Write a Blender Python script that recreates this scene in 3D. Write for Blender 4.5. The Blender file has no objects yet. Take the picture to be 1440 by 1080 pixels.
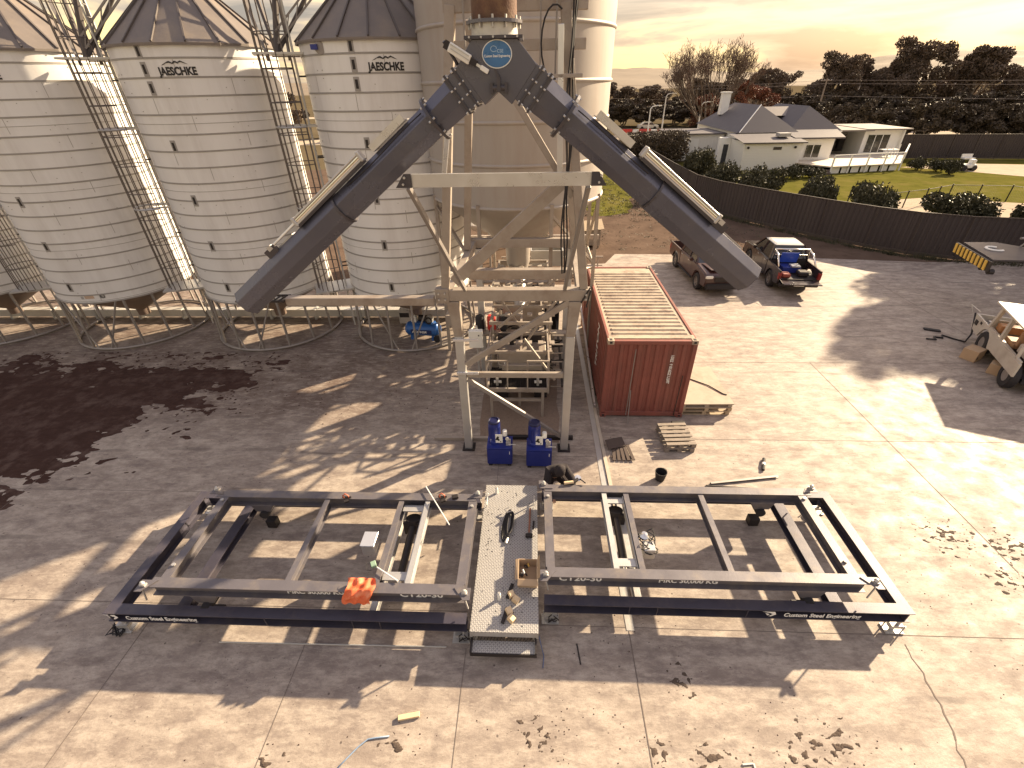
import bpy, bmesh, math, random
from math import sin, cos, pi, radians as R, sqrt, atan2, hypot
from mathutils import Vector as V, Matrix, Euler
random.seed(7)
sc = bpy.context.scene
COL = sc.collection
# ------------------------------------------------------------ camera, sky, sun, exposure
cam = bpy.data.cameras.new('camera'); cob = bpy.data.objects.new('camera', cam); COL.objects.link(cob)
cam.sensor_fit = 'HORIZONTAL'; cam.sensor_width = 36; cam.lens = 36*640/1440
cam.clip_start = .1; cam.clip_end = 6000
_p, _r, _a = R(33.4), R(1.2), .05
def _rz(v): return V((v[0]*cos(_a)-v[1]*sin(_a), v[0]*sin(_a)+v[1]*cos(_a), v[2]))
_F = V((0, cos(_p), -sin(_p))); _R0 = V((1, 0, 0)); _U0 = V((0, sin(_p), cos(_p)))
_Rt = _rz(_R0*cos(_r)-_U0*sin(_r)); _Up = _rz(_U0*cos(_r)+_R0*sin(_r)); _Fw = _rz(_F)
m = Matrix((_Rt, _Up, -_Fw)).transposed().to_4x4(); m.translation = V((0, 0, 8.5))
cob.matrix_world = m
sc.camera = cob
sc.view_settings.view_transform = 'Standard'; sc.view_settings.look = 'None'
sc.view_settings.exposure = 1.6; sc.view_settings.gamma = 1
SUN_EL = R(26); SX, SY = .81, .586            # direction towards the sun
w = bpy.data.worlds.new('World'); sc.world = w; w.use_nodes = True
nt = w.node_tree; nt.nodes.clear()
def N(nt, t, **k):
    n = nt.nodes.new(t)
    for a, b in k.items():
        if a.startswith('i_'): n.inputs[a[2:].replace('_', ' ')].default_value = b
        else: setattr(n, a, b)
    return n
def L(nt, a, b): nt.links.new(a, b)
sky = N(nt, 'ShaderNodeTexSky', sky_type='NISHITA', sun_disc=False)
sky.sun_elevation = SUN_EL; sky.sun_rotation = atan2(SX, SY); sky.dust_density = 3
sky.ozone_density = .6; sky.air_density = 1.2
tint = N(nt, 'ShaderNodeMix', data_type='RGBA', blend_type='MULTIPLY'); tint.inputs[0].default_value = 1
L(nt, sky.outputs[0], tint.inputs[6]); tint.inputs[7].default_value = (1.1, .95, .85, 1)
tc = N(nt, 'ShaderNodeTexCoord'); mp = N(nt, 'ShaderNodeMapping'); mp.inputs['Scale'].default_value = (1.6, 2.0, 11)
mp.inputs['Rotation'].default_value = (0, R(2), 0)
L(nt, tc.outputs['Generated'], mp.inputs[0])
cn = N(nt, 'ShaderNodeTexNoise', i_Scale=2.0, i_Detail=7.0, i_Roughness=.55, i_Distortion=.35); L(nt, mp.outputs[0], cn.inputs['Vector'])
cr = N(nt, 'ShaderNodeValToRGB'); L(nt, cn.outputs[0], cr.inputs[0])
e = cr.color_ramp.elements
e[0].position = .36; e[0].color = (5.1, 3.9, 1.65, 1)
e[1].position = .62; e[1].color = (.95, .8, .74, 1)
x = cr.color_ramp.elements.new(.47); x.color = (3.9, 2.95, 1.6, 1)
x = cr.color_ramp.elements.new(.54); x.color = (2.0, 1.55, 1.2, 1)
sxz = N(nt, 'ShaderNodeSeparateXYZ'); L(nt, tc.outputs['Generated'], sxz.inputs[0])
hz = N(nt, 'ShaderNodeMapRange'); hz.inputs['From Min'].default_value = .2; hz.inputs['From Max'].default_value = .6; L(nt, sxz.outputs[2], hz.inputs[0])
ov = N(nt, 'ShaderNodeMix', data_type='RGBA'); L(nt, hz.outputs[0], ov.inputs[0]); L(nt, cr.outputs[0], ov.inputs[6]); ov.inputs[7].default_value = (2.2, 2.0, 2.2, 1)
cm = N(nt, 'ShaderNodeMix', data_type='RGBA'); cm.inputs[0].default_value = .8
L(nt, tint.outputs[2], cm.inputs[6]); L(nt, ov.outputs[2], cm.inputs[7])
bg = N(nt, 'ShaderNodeBackground', i_Strength=.112); L(nt, cm.outputs[2], bg.inputs[0])
L(nt, bg.outputs[0], N(nt, 'ShaderNodeOutputWorld').inputs[0])
sl = bpy.data.lights.new('sun', 'SUN'); sl.energy = 5; sl.angle = R(.9); sl.color = (1, .80, .54)
so = bpy.data.objects.new('sun', sl); COL.objects.link(so)
so.rotation_euler = V((SX*cos(SUN_EL), SY*cos(SUN_EL), sin(SUN_EL))).to_track_quat('Z', 'Y').to_euler(); so.location = (30, 30, 40)

# ------------------------------------------------------------ materials
MATS = {}
def M(name, col, rough=.6, metal=0, var=.18, scale=3, dirt=None, damt=.5, dscale=1.2, bump=.0, bscale=40, streak=False, spec=.5, coat=0, sheen=0):
    if name in MATS: return MATS[name]
    mt = bpy.data.materials.new(name); mt.use_nodes = True; nt = mt.node_tree
    b = nt.nodes['Principled BSDF']; b.inputs['Roughness'].default_value = rough; b.inputs['Metallic'].default_value = metal
    b.inputs['Specular IOR Level'].default_value = spec; b.inputs['Coat Weight'].default_value = coat
    tc = N(nt, 'ShaderNodeTexCoord'); src = tc.outputs['Object']
    if streak:
        mp = N(nt, 'ShaderNodeMapping'); mp.inputs['Scale'].default_value = (1, 1, .12); L(nt, src, mp.inputs[0]); ssrc = mp.outputs[0]
    else: ssrc = src
    n1 = N(nt, 'ShaderNodeTexNoise', i_Scale=scale, i_Detail=6.0, i_Roughness=.6); L(nt, src, n1.inputs['Vector'])
    mx = N(nt, 'ShaderNodeMix', data_type='RGBA'); L(nt, n1.outputs[0], mx.inputs[0])
    mx.inputs[6].default_value = (*[c*(1-var) for c in col], 1); mx.inputs[7].default_value = (*[min(1, c*(1+var)) for c in col], 1)
    out = mx.outputs[2]
    if dirt:
        n2 = N(nt, 'ShaderNodeTexNoise', i_Scale=dscale, i_Detail=9.0, i_Roughness=.68); L(nt, ssrc, n2.inputs['Vector'])
        rp = N(nt, 'ShaderNodeValToRGB'); rp.color_ramp.elements[0].position = .48; rp.color_ramp.elements[1].position = .72
        rp.color_ramp.elements[1].color = (damt, damt, damt, 1); L(nt, n2.outputs[0], rp.inputs[0])
        m2 = N(nt, 'ShaderNodeMix', data_type='RGBA'); L(nt, rp.outputs[0], m2.inputs[0]); L(nt, out, m2.inputs[6])
        m2.inputs[7].default_value = (*dirt, 1); out = m2.outputs[2]
    L(nt, out, b.inputs['Base Color'])
    rr = N(nt, 'ShaderNodeMapRange'); rr.inputs['To Min'].default_value = max(.05, rough-.12); rr.inputs['To Max'].default_value = min(1, rough+.12)
    L(nt, n1.outputs[0], rr.inputs[0]); L(nt, rr.outputs[0], b.inputs['Roughness'])
    if bump:
        n3 = N(nt, 'ShaderNodeTexNoise', i_Scale=bscale, i_Detail=3.0); L(nt, src, n3.inputs['Vector'])
        bp = N(nt, 'ShaderNodeBump', i_Strength=bump, i_Distance=.02); L(nt, n3.outputs[0], bp.inputs['Height']); L(nt, bp.outputs[0], b.inputs['Normal'])
    MATS[name] = mt; return mt
white_steel = M('white_steel', (.72, .71, .70), .42, .1, .06, 1.5, (.40, .36, .33), .42, 1.0, .05, 6, True)
band_steel = M('band_steel', (.36, .34, .32), .5, .3, .2, 4)
roof_steel = M('dusty_roof', (.17, .145, .13), .6, .2, .25, 1.5, (.3, .24, .17), .5, .8, .1, 20)
rib_steel = M('rib_steel', (.1, .085, .08), .6, .2)
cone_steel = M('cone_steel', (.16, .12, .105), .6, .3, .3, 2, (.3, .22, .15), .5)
galv = M('galvanised', (.50, .49, .475), .42, .55, .16, 6, (.33, .3, .28), .4, 3, .08, 30)
galv_bright = M('bright_galvanised', (.66, .66, .67), .3, .7, .08, 4)
old_steel = M('aged_cream_steel', (.33, .285, .245), .55, .25, .2, 3, (.17, .11, .08), .5, 2, .1, 25)
leg_steel = M('leg_steel', (.27, .245, .23), .5, .4, .2, 3)
big_steel = M('cream_silo', (.36, .325, .295), .55, .05, .08, 1.2, (.27, .2, .16), .5, 1.1, .05, 10, True)
rust = M('rust', (.13, .07, .045), .85, .1, .5, 8, (.3, .2, .1), .5, 5, .4, 40)
slate = M('slate_paint', (.105, .105, .135), .26, .4, .12, 1.5, (.19, .17, .15), .22, 2.5, .05, 60)
slate_d = M('slate_paint_dark', (.06, .055, .065), .38, .3, .15, 3, (.13, .11, .1), .3, 3)
cradle_paint = M('cradle_paint', (.13, .12, .132), .42, .25, .2, 3, (.25, .21, .17), .7, 2.2, .08, 50)
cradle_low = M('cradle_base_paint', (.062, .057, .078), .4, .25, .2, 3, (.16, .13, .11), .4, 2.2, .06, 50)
black = M('black_rubber', (.018, .016, .018), .75, 0, .2, 5)
dark = M('dark_steel', (.035, .03, .03), .55, .5, .3, 6)
chrome = M('polished_steel', (.7, .69, .66), .18, 1, .06, 4)
blue = M('blue_enamel', (.018, .03, .20), .35, .1, .15, 4, (.04, .045, .12), .3)
blue2 = M('compressor_blue', (.03, .12, .38), .35, .1, .12, 4)
white_p = M('white_paint', (.75, .74, .70), .5, 0, .05, 3)
white_t = M('white_lettering', (.8, .79, .76), .5, 0, .03)
black_t = M('black_lettering', (.02, .018, .018), .6, 0, .05)
red_cont = M('red_container', (.215, .066, .05), .65, .05, .28, 2.5, (.13, .075, .06), .8, 1.6, .1, 30, True)
cont_roof = M('faded_container_roof', (.38, .31, .235), .7, .05, .25, 1.5, (.12, .065, .05), .85, 2.6, .1, 20)
timber = M('raw_timber', (.38, .29, .19), .8, 0, .3, 10, (.2, .15, .1), .5, 6, .2, 60)
timber_b = M('bright_timber', (.62, .47, .29), .75, 0, .2, 10)
timber_o = M('weathered_timber', (.24, .2, .165), .85, 0, .35, 9, (.1, .08, .06), .5, 5, .3, 50)
card = M('cardboard', (.42, .30, .19), .85, 0, .12, 6)
orange = M('orange_cloth', (.62, .12, .04), .7, 0, .25, 9, (.75, .4, .25), .6, 6)
red_p = M('red_paint', (.5, .03, .02), .5)
cloth = M('black_cloth', (.018, .013, .015), .9, 0, .3, 12, bump=.3, bscale=60)
skin = M('skin', (.45, .25, .17), .55)
glass = M('dark_glass', (.02, .022, .028), .08, 0, .1, 2, spec=.8)
ute_b = M('dark_car_paint', (.02, .012, .014), .3, 0, .1, 2, (.06, .045, .04), .3, coat=.35)
ute_r = M('maroon_car_paint', (.05, .02, .018), .35, 0, .15, 2, (.1, .07, .055), .5, coat=.3)
ute_w = M('white_car_roof', (.62, .6, .55), .3, .1, .05, 2, coat=.4)
lamp_r = M('tail_lamp_red', (.22, .02, .015), .3)
lamp_c = M('lamp_clear', (.7, .68, .62), .15)
house_w = M('house_white', (.8, .79, .76), .6, 0, .05, 2)
house_roof = M('house_roof', (.075, .065, .072), .6, 0, .12, 2)
house_roof2 = M('house_flat_roof', (.20, .175, .16), .6, .1, .15, 1)
brickm = M('chimney_brick', (.5, .42, .35), .8)
fence_m = M('fence_brown', (.045, .035, .036), .65, .1, .15, 1.2, (.07, .055, .05), .4, .7, 0, 40, True)
bark = M('bark', (.12, .09, .07), .9, 0, .3, 5)
bark_pale = M('pale_bark', (.3, .24, .19), .85, 0, .3, 5)
cage_steel = M('cage_steel', (.13, .11, .10), .5, .4, .2, 3)
def leaf_mat(name, c1, c2, sc_=1.2):
    mt = bpy.data.materials.new(name); mt.use_nodes = True; nt = mt.node_tree
    b = nt.nodes['Principled BSDF']; b.inputs['Roughness'].default_value = .6; b.inputs['Specular IOR Level'].default_value = .25
    tc = N(nt, 'ShaderNodeTexCoord'); n = N(nt, 'ShaderNodeTexNoise', i_Scale=sc_, i_Detail=4.0); L(nt, tc.outputs['Object'], n.inputs['Vector'])
    n2 = N(nt, 'ShaderNodeTexWhiteNoise'); g = N(nt, 'ShaderNodeNewGeometry'); L(nt, g.outputs['Random Per Island'], n2.inputs['Vector'])
    ad = N(nt, 'ShaderNodeMath', operation='ADD'); L(nt, n.outputs[0], ad.inputs[0])
    ml = N(nt, 'ShaderNodeMath', operation='MULTIPLY_ADD'); L(nt, n2.outputs[0], ml.inputs[0]); ml.inputs[1].default_value = .7; ml.inputs[2].default_value = -.35
    L(nt, ml.outputs[0], ad.inputs[1])
    mx = N(nt, 'ShaderNodeMix', data_type='RGBA'); L(nt, ad.outputs[0], mx.inputs[0]); mx.inputs[6].default_value = (*c1, 1); mx.inputs[7].default_value = (*c2, 1)
    L(nt, mx.outputs[2], b.inputs['Base Color']); return mt
leaf_dk = leaf_mat('dark_leaves', (.042, .034, .024), (.12, .09, .062))
leaf_gum = leaf_mat('gum_leaves', (.06, .047, .034), (.19, .135, .095), .5)
leaf_red = leaf_mat('autumn_leaves', (.11, .045, .03), (.26, .11, .065))
leaf_bush = leaf_mat('bush_leaves', (.035, .035, .02), (.085, .08, .045), 2)
twig_m = M('twigs', (.13, .085, .065), .9)

# concrete with stains
def ground_mats():
    mt = bpy.data.materials.new('yard_concrete'); mt.use_nodes = True; nt = mt.node_tree; b = nt.nodes['Principled BSDF']
    tc = N(nt, 'ShaderNodeTexCoord'); O = tc.outputs['Object']
    def noise(s, d=6, r=.6, vec=O, dist=0): 
        n = N(nt, 'ShaderNodeTexNoise', i_Scale=s, i_Detail=float(d), i_Roughness=r, i_Distortion=float(dist)); L(nt, vec, n.inputs['Vector']); return n.outputs[0]
    def ramp(src, a, b_, v0=0., v1=1.):
        n = N(nt, 'ShaderNodeMapRange'); n.inputs['From Min'].default_value = a; n.inputs['From Max'].default_value = b_; n.inputs['To Min'].default_value = v0; n.inputs['To Max'].default_value = v1; L(nt, src, n.inputs[0]); return n.outputs[0]
    def mul(a, b_):
        n = N(nt, 'ShaderNodeMath', operation='MULTIPLY'); L(nt, a, n.inputs[0]); 
        if isinstance(b_, float): n.inputs[1].default_value = b_
        else: L(nt, b_, n.inputs[1])
        return n.outputs[0]
    def mix(f, a, col):
        n = N(nt, 'ShaderNodeMix', data_type='RGBA')
        L(nt, f, n.inputs[0])
        if isinstance(a, tuple): n.inputs[6].default_value = (*a, 1)
        else: L(nt, a, n.inputs[6])
        n.inputs[7].default_value = (*col, 1); return n.outputs[2]
    mp = N(nt, 'ShaderNodeMapping'); mp.inputs['Rotation'].default_value = (0, 0, R(-32)); mp.inputs['Scale'].default_value = (.6, 1.7, 1); L(nt, O, mp.inputs[0]); S = mp.outputs[0]
    mp2 = N(nt, 'ShaderNodeMapping'); mp2.inputs['Rotation'].default_value = (0, 0, R(38)); mp2.inputs['Scale'].default_value = (.7, 2.2, 1); L(nt, O, mp2.inputs[0]); S2 = mp2.outputs[0]
    c = mix(ramp(noise(.35, 5), .35, .65), (.22, .178, .152), (.305, .255, .212))
    c = mix(ramp(noise(1.6, 8, .7, S), .44, .60, 0, .8), c, (.43, .37, .31))
    c = mix(ramp(noise(3.0, 9, .7), .48, .66, 0, .6), c, (.165, .13, .115))
    c = mix(ramp(noise(14, 5, .75), .5, .75, 0, .35), c, (.17, .135, .115))
    c = mix(ramp(noise(1.1, 8, .72, S2, .4), .54, .68, 0, .65), c, (.14, .11, .10))
    sp_ = N(nt, 'ShaderNodeSeparateXYZ'); L(nt, O, sp_.inputs[0])
    reg = mul(mul(ramp(sp_.outputs[0], -2.0, -5.5), ramp(sp_.outputs[1], 9.8, 11.6)), ramp(noise(.8, 9, .7), .3, .56))
    c = mix(mul(reg, .85), c, (.10, .065, .052))
    c = mix(ramp(noise(6, 12, .8, S2), .5, .62, 0, .5), c, (.15, .12, .10))
    c = mix(ramp(noise(4.2, 12, .82, S), .5, .6, 0, .45), c, (.46, .40, .335))
    c = mix(ramp(noise(55, 3, .6), .56, .72, 0, .5), c, (.14, .115, .10))
    # dark scuffs and mud flecks
    f = mul(ramp(noise(2.6, 12, .82, S), .60, .66), ramp(noise(.42, 3), .5, .58))
    c = mix(mul(f, .85), c, (.07, .05, .042))
    f = mul(ramp(noise(4.5, 12, .85, S2), .63, .67), ramp(noise(.3, 3, .5, S), .5, .6))
    c = mix(mul(f, .8), c, (.08, .058, .05))
    vo = N(nt, 'ShaderNodeTexVoronoi', i_Scale=3.2, i_Randomness=1.0); L(nt, O, vo.inputs['Vector'])
    c = mix(mul(ramp(vo.outputs['Distance'], .075, .045), .8), c, (.07, .052, .045))
    vo2 = N(nt, 'ShaderNodeTexVoronoi', i_Scale=9.0, i_Randomness=1.0); L(nt, O, vo2.inputs['Vector'])
    c = mix(mul(mul(ramp(vo2.outputs['Distance'], .12, .07), ramp(noise(.5, 2), .5, .6)), .75), c, (.08, .06, .05))
    # pale drag marks and curved tyre marks
    wv = N(nt, 'ShaderNodeTexWave', wave_type='RINGS', i_Scale=.22, i_Distortion=3.0, i_Detail=3.0); wv.inputs['Detail Scale'].default_value = .6; L(nt, O, wv.inputs['Vector'])
    f = mul(ramp(wv.outputs[1] if len(wv.outputs) > 1 else wv.outputs[0], .975, .995, 0, .45), ramp(noise(.7, 4), .5, .6)); c = mix(f, c, (.1, .08, .07))
    L(nt, c, b.inputs['Base Color']); L(nt, ramp(noise(2, 6), .3, .7, .5, .8), b.inputs['Roughness'])
    bp = N(nt, 'ShaderNodeBump', i_Strength=.35, i_Distance=.012); L(nt, noise(22, 8, .7), bp.inputs['Height']); L(nt, bp.outputs[0], b.inputs['Normal'])
    b.inputs['Specular IOR Level'].default_value = .32
    return mt
concrete = ground_mats()
dirt_m = M('dark_soil', (.06, .036, .03), .95, 0, .35, 3, (.14, .1, .085), .6, 1.5, .5, 18, False, 0)
earth_m = M('bare_earth', (.12, .085, .065), .95, 0, .55, 1.6, (.055, .038, .03), .9, .8, 1, 5, False, 0)
field_m = M('far_ground', (.10, .08, .05), .95, 0, .35, .05, (.14, .11, .075), .6, .03, 0, 6, False, 0)
lawn_m = M('lawn', (.10, .095, .022), .95, 0, .45, 1.2, (.16, .13, .045), .8, .35, .5, 25, False, 0)
gravel_m = M('pale_gravel', (.42, .35, .27), .95, 0, .2, 2, (.3, .24, .18), .5, .6, .3, 20, False, 0)
joint_m = M('slab_joint', (.15, .12, .10), .95)
hill_m = M('hill_grass', (.17, .13, .09), .95, 0, .3, .02)

def checker_mat():
    mt = bpy.data.materials.new('checker_plate'); mt.use_nodes = True; nt = mt.node_tree; b = nt.nodes['Principled BSDF']
    tc = N(nt, 'ShaderNodeTexCoord'); hs = []
    for rot in (45, -45):
        mp = N(nt, 'ShaderNodeMapping'); mp.inputs['Rotation'].default_value = (0, 0, R(rot)); mp.inputs['Scale'].default_value = (21, 21, 1); L(nt, tc.outputs['Object'], mp.inputs[0])
        sx = N(nt, 'ShaderNodeSeparateXYZ'); L(nt, mp.outputs[0], sx.inputs[0])
        fr = []
        for i in (0, 1):
            a = N(nt, 'ShaderNodeMath', operation='FRACT')
            ad = N(nt, 'ShaderNodeMath', operation='ADD'); L(nt, sx.outputs[i], ad.inputs[0]); ad.inputs[1].default_value = .5 if rot < 0 else 0
            L(nt, ad.outputs[0], a.inputs[0]); s = N(nt, 'ShaderNodeMath', operation='SUBTRACT'); L(nt, a.outputs[0], s.inputs[0]); s.inputs[1].default_value = .5
            ab = N(nt, 'ShaderNodeMath', operation='ABSOLUTE'); L(nt, s.outputs[0], ab.inputs[0])
            m_ = N(nt, 'ShaderNodeMath', operation='MULTIPLY'); L(nt, ab.outputs[0], m_.inputs[0]); m_.inputs[1].default_value = 2.4 if i == 0 else 6.5; fr.append(m_.outputs[0])
        mxm = N(nt, 'ShaderNodeMath', operation='MAXIMUM'); L(nt, fr[0], mxm.inputs[0]); L(nt, fr[1], mxm.inputs[1])
        r = N(nt, 'ShaderNodeMapRange'); r.inputs['From Min'].default_value = 1.1; r.inputs['From Max'].default_value = .7; L(nt, mxm.outputs[0], r.inputs[0]); hs.append(r.outputs[0])
    h = N(nt, 'ShaderNodeMath', operation='MAXIMUM'); L(nt, hs[0], h.inputs[0]); L(nt, hs[1], h.inputs[1])
    n = N(nt, 'ShaderNodeTexNoise', i_Scale=3.0, i_Detail=6.0); L(nt, tc.outputs['Object'], n.inputs['Vector'])
    c0 = N(nt, 'ShaderNodeMix', data_type='RGBA'); L(nt, n.outputs[0], c0.inputs[0]); c0.inputs[6].default_value = (.24, .23, .225, 1); c0.inputs[7].default_value = (.38, .365, .35, 1)
    c1 = N(nt, 'ShaderNodeMix', data_type='RGBA'); L(nt, h.outputs[0], c1.inputs[0]); L(nt, c0.outputs[2], c1.inputs[6]); c1.inputs[7].default_value = (.58, .56, .54, 1)
    L(nt, c1.outputs[2], b.inputs['Base Color']); b.inputs['Metallic'].default_value = .35; b.inputs['Roughness'].default_value = .42
    bp = N(nt, 'ShaderNodeBump', i_Strength=.9, i_Distance=.012); L(nt, h.outputs[0], bp.inputs['Height']); L(nt, bp.outputs[0], b.inputs['Normal'])
    return mt
checker = checker_mat()
def board_mat(name, c, per, axis=2, depth=.02):
    mt = bpy.data.materials.new(name); mt.use_nodes = True; nt = mt.node_tree; b = nt.nodes['Principled BSDF']; b.inputs['Roughness'].default_value = .6
    tc = N(nt, 'ShaderNodeTexCoord'); sx = N(nt, 'ShaderNodeSeparateXYZ'); L(nt, tc.outputs['Object'], sx.inputs[0])
    m_ = N(nt, 'ShaderNodeMath', operation='MULTIPLY'); L(nt, sx.outputs[axis], m_.inputs[0]); m_.inputs[1].default_value = 1/per
    f = N(nt, 'ShaderNodeMath', operation='FRACT'); L(nt, m_.outputs[0], f.inputs[0])
    bp = N(nt, 'ShaderNodeBump', i_Strength=1.0, i_Distance=depth); L(nt, f.outputs[0], bp.inputs['Height']); L(nt, bp.outputs[0], b.inputs['Normal'])
    b.inputs['Base Color'].default_value = (*c, 1); return mt
board_w = board_mat('weatherboard', (.8, .79, .76), .16)
roofcorr = board_mat('corrugated_roof', (.075, .065, .075), .2, 0, .03)

# ------------------------------------------------------------ mesh builder
class MB:
    def __init__(s): s.v = []; s.f = []
    def add(s, vs, fs):
        o = len(s.v); s.v += [tuple(q) for q in vs]; s.f += [tuple(i+o for i in f) for f in fs]; return s
    def box(s, x0, x1, y0, y1, z0, z1):
        return s.add([(x0,y0,z0),(x1,y0,z0),(x1,y1,z0),(x0,y1,z0),(x0,y0,z1),(x1,y0,z1),(x1,y1,z1),(x0,y1,z1)],
                     [(0,3,2,1),(4,5,6,7),(0,1,5,4),(1,2,6,5),(2,3,7,6),(3,0,4,7)])
    def cb(s, c, d, rz=0, rx=0, ry=0):
        m = Euler((rx, ry, rz)).to_matrix(); c = V(c)
        vs = [c+m@V((x*d[0]/2, y*d[1]/2, z*d[2]/2)) for z in (-1, 1) for x, y in ((-1,-1),(1,-1),(1,1),(-1,1))]
        return s.add(vs, [(0,3,2,1),(4,5,6,7),(0,1,5,4),(1,2,6,5),(2,3,7,6),(3,0,4,7)])
    def frame(s, p0, p1, up=(0,0,1)):
        p0 = V(p0); p1 = V(p1); d = (p1-p0).normalized(); u = V(up)
        if abs(d.dot(u)) > .98: u = V((0,1,0))
        sd = d.cross(u).normalized(); u = sd.cross(d).normalized(); return p0, p1, sd, u
    def bar(s, p0, p1, w, h=None, up=(0,0,1)):
        h = h or w; p0, p1, sd, u = s.frame(p0, p1, up)
        vs = [p+sd*a*w/2+u*b*h/2 for p in (p0, p1) for a, b in ((-1,-1),(1,-1),(1,1),(-1,1))]
        return s.add(vs, [(0,3,2,1),(4,5,6,7),(0,1,5,4),(1,2,6,5),(2,3,7,6),(3,0,4,7)])
    def sect(s, p0, p1, poly, up=(0,0,1)):          # extrude a 2-D section (side, up) between points
        p0, p1, sd, u = s.frame(p0, p1, up); n = len(poly)
        vs = [p+sd*a+u*b for p in (p0, p1) for a, b in poly]
        return s.add(vs, [(i, (i+1)%n, n+(i+1)%n, n+i) for i in range(n)]+[tuple(range(n-1,-1,-1)), tuple(range(n, 2*n))])
    def ib(s, p0, p1, w, h, t=.018, up=(0,0,1)):     # I section, three plates
        p0, p1, sd, u = s.frame(p0, p1, up); a, b = w/2, h/2
        return s.sect(p0, p1, [(-a,-b),(a,-b),(a,-b+t),(t/2,-b+t),(t/2,b-t),(a,b-t),(a,b),(-a,b),(-a,b-t),(-t/2,b-t),(-t/2,-b+t),(-a,-b+t)], up)
    def chan(s, p0, p1, w, h, t=.012, up=(0,0,1), side=1):
        a, b = w*side, h/2; q = t*side
        return s.sect(p0, p1, [(0,-b),(a,-b),(a,-b+t),(q,-b+t),(q,b-t),(a,b-t),(a,b),(0,b)], up)
    def tube(s, p0, p1, r, n=8, r2=None, caps=True):
        r2 = r if r2 is None else r2; p0, p1, sd, u = s.frame(p0, p1)
        vs = [p+(sd*cos(2*pi*i/n)+u*sin(2*pi*i/n))*q for p, q in ((p0, r), (p1, r2)) for i in range(n)]
        fs = [(i, n+i, n+(i+1)%n, (i+1)%n) for i in range(n)]
        if caps: fs += [tuple(range(n)), tuple(range(2*n-1, n-1, -1))]
        return s.add(vs, fs)
    def path(s, pts, r, n=6, closed=False):
        pts = [V(p) for p in pts]; m = len(pts); vs = []
        for i, p in enumerate(pts):
            if closed: d = (pts[(i+1)%m]-pts[i-1])
            else: d = pts[min(i+1, m-1)]-pts[max(i-1, 0)]
            d.normalize(); u = V((0,0,1)) if abs(d.z) < .95 else V((0,1,0)); sd = d.cross(u).normalized(); u = sd.cross(d)
            vs += [p+(sd*cos(2*pi*k/n)+u*sin(2*pi*k/n))*r for k in range(n)]
        fs = [(i*n+k, ((i+1)%m)*n+k, ((i+1)%m)*n+(k+1)%n, i*n+(k+1)%n) for i in range(m if closed else m-1) for k in range(n)]
        if not closed: fs += [tuple(range(n)), tuple(range(m*n-1, (m-1)*n-1, -1))]
        return s.add(vs, fs)
    def lathe(s, prof, n=24, c=(0,0,0), a0=0, a1=2*pi, axis=None, caps=False):
        c = V(c); mt = Matrix.Identity(3) if axis is None else V(axis).normalized().to_track_quat('Z', 'Y').to_matrix()
        full = abs(a1-a0-2*pi) < 1e-6; m = n if full else n+1
        vs = [c+mt@V((r*cos(a0+(a1-a0)*i/n), r*sin(a0+(a1-a0)*i/n), z)) for r, z in prof for i in range(m)]
        fs = [(j*m+i, j*m+(i+1)%m, (j+1)*m+(i+1)%m, (j+1)*m+i) for j in range(len(prof)-1) for i in range(n)]
        if caps: fs += [tuple(range(m-1,-1,-1)), tuple(range((len(prof)-1)*m, len(prof)*m))]
        return s.add(vs, fs)
    def prism(s, poly, h0, h1, ax='z'):              # polygon extruded along an axis
        f = {'z': lambda a, b, h: (a, b, h), 'y': lambda a, b, h: (a, h, b), 'x': lambda a, b, h: (h, a, b)}[ax]; n = len(poly)
        vs = [f(a, b, h) for h in (h0, h1) for a, b in poly]
        return s.add(vs, [tuple(range(n)), tuple(range(2*n-1, n-1, -1))]+[(i, n+i, n+(i+1)%n, (i+1)%n) for i in range(n)])
    def build(s, name, mat, parent=None, smooth=False, bevel=0, world=False, seg=1, fix=True):
        me = bpy.data.meshes.new(name); vs = s.v
        if world and parent is not None:
            o = parent.location
            if parent.parent: o = o+parent.parent.location
            vs = [(a-o[0], b-o[1], c-o[2]) for a, b, c in vs]
        me.from_pydata(vs, [], s.f)
        if bevel or fix:
            bm = bmesh.new(); bm.from_mesh(me); bmesh.ops.recalc_face_normals(bm, faces=bm.faces)
            if bevel:
                es = [e_ for e_ in bm.edges if len(e_.link_faces) == 2 and e_.calc_face_angle(0) > .6]
                bmesh.ops.bevel(bm, geom=es, offset=bevel, segments=seg, affect='EDGES', clamp_overlap=True)
            bm.to_mesh(me); bm.free()
        if smooth:
            me.shade_smooth()
            if smooth != 1: me.set_sharp_from_angle(angle=R(smooth))
        me.materials.append(mat); o = bpy.data.objects.new(name, me); COL.objects.link(o)
        if parent: o.parent = parent
        return o
def tag(o, label, cat, group=None, kind=None):
    if label: o['label'] = label
    if cat: o['category'] = cat
    if group: o['group'] = group
    if kind: o['kind'] = kind
    return o
def thing(name, loc, label, cat, group=None, rz=0):
    o = bpy.data.objects.new(name, None); COL.objects.link(o); o.location = loc; o.rotation_euler = (0, 0, rz); o.empty_display_size = .3
    return tag(o, label, cat, group)
def struct(name, mb, mat, **k):
    o = mb.build(name, mat, **k); o['kind'] = 'structure'; return o
def kids(o): return [c for c in COL.objects if c.parent == o]
def copy_tree(o, parent=None):
    c = o.copy(); COL.objects.link(c); c.parent = parent
    for k in kids(o): copy_tree(k, c)
    return c
def dup(o, loc, rz=0, label=None, sc_=None):
    c = copy_tree(o); c.location = loc; c.rotation_euler = (0, 0, rz)
    if sc_: c.scale = sc_ if isinstance(sc_, tuple) else (sc_,)*3
    if label: c['label'] = label
    return c
def bolts(pairs, r_, parent, mat=None, name='bolt'):
    for a, b_ in pairs: MB().tube(a, b_, r_, 6).build(name, mat or galv, parent, world=True, fix=False)
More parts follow.
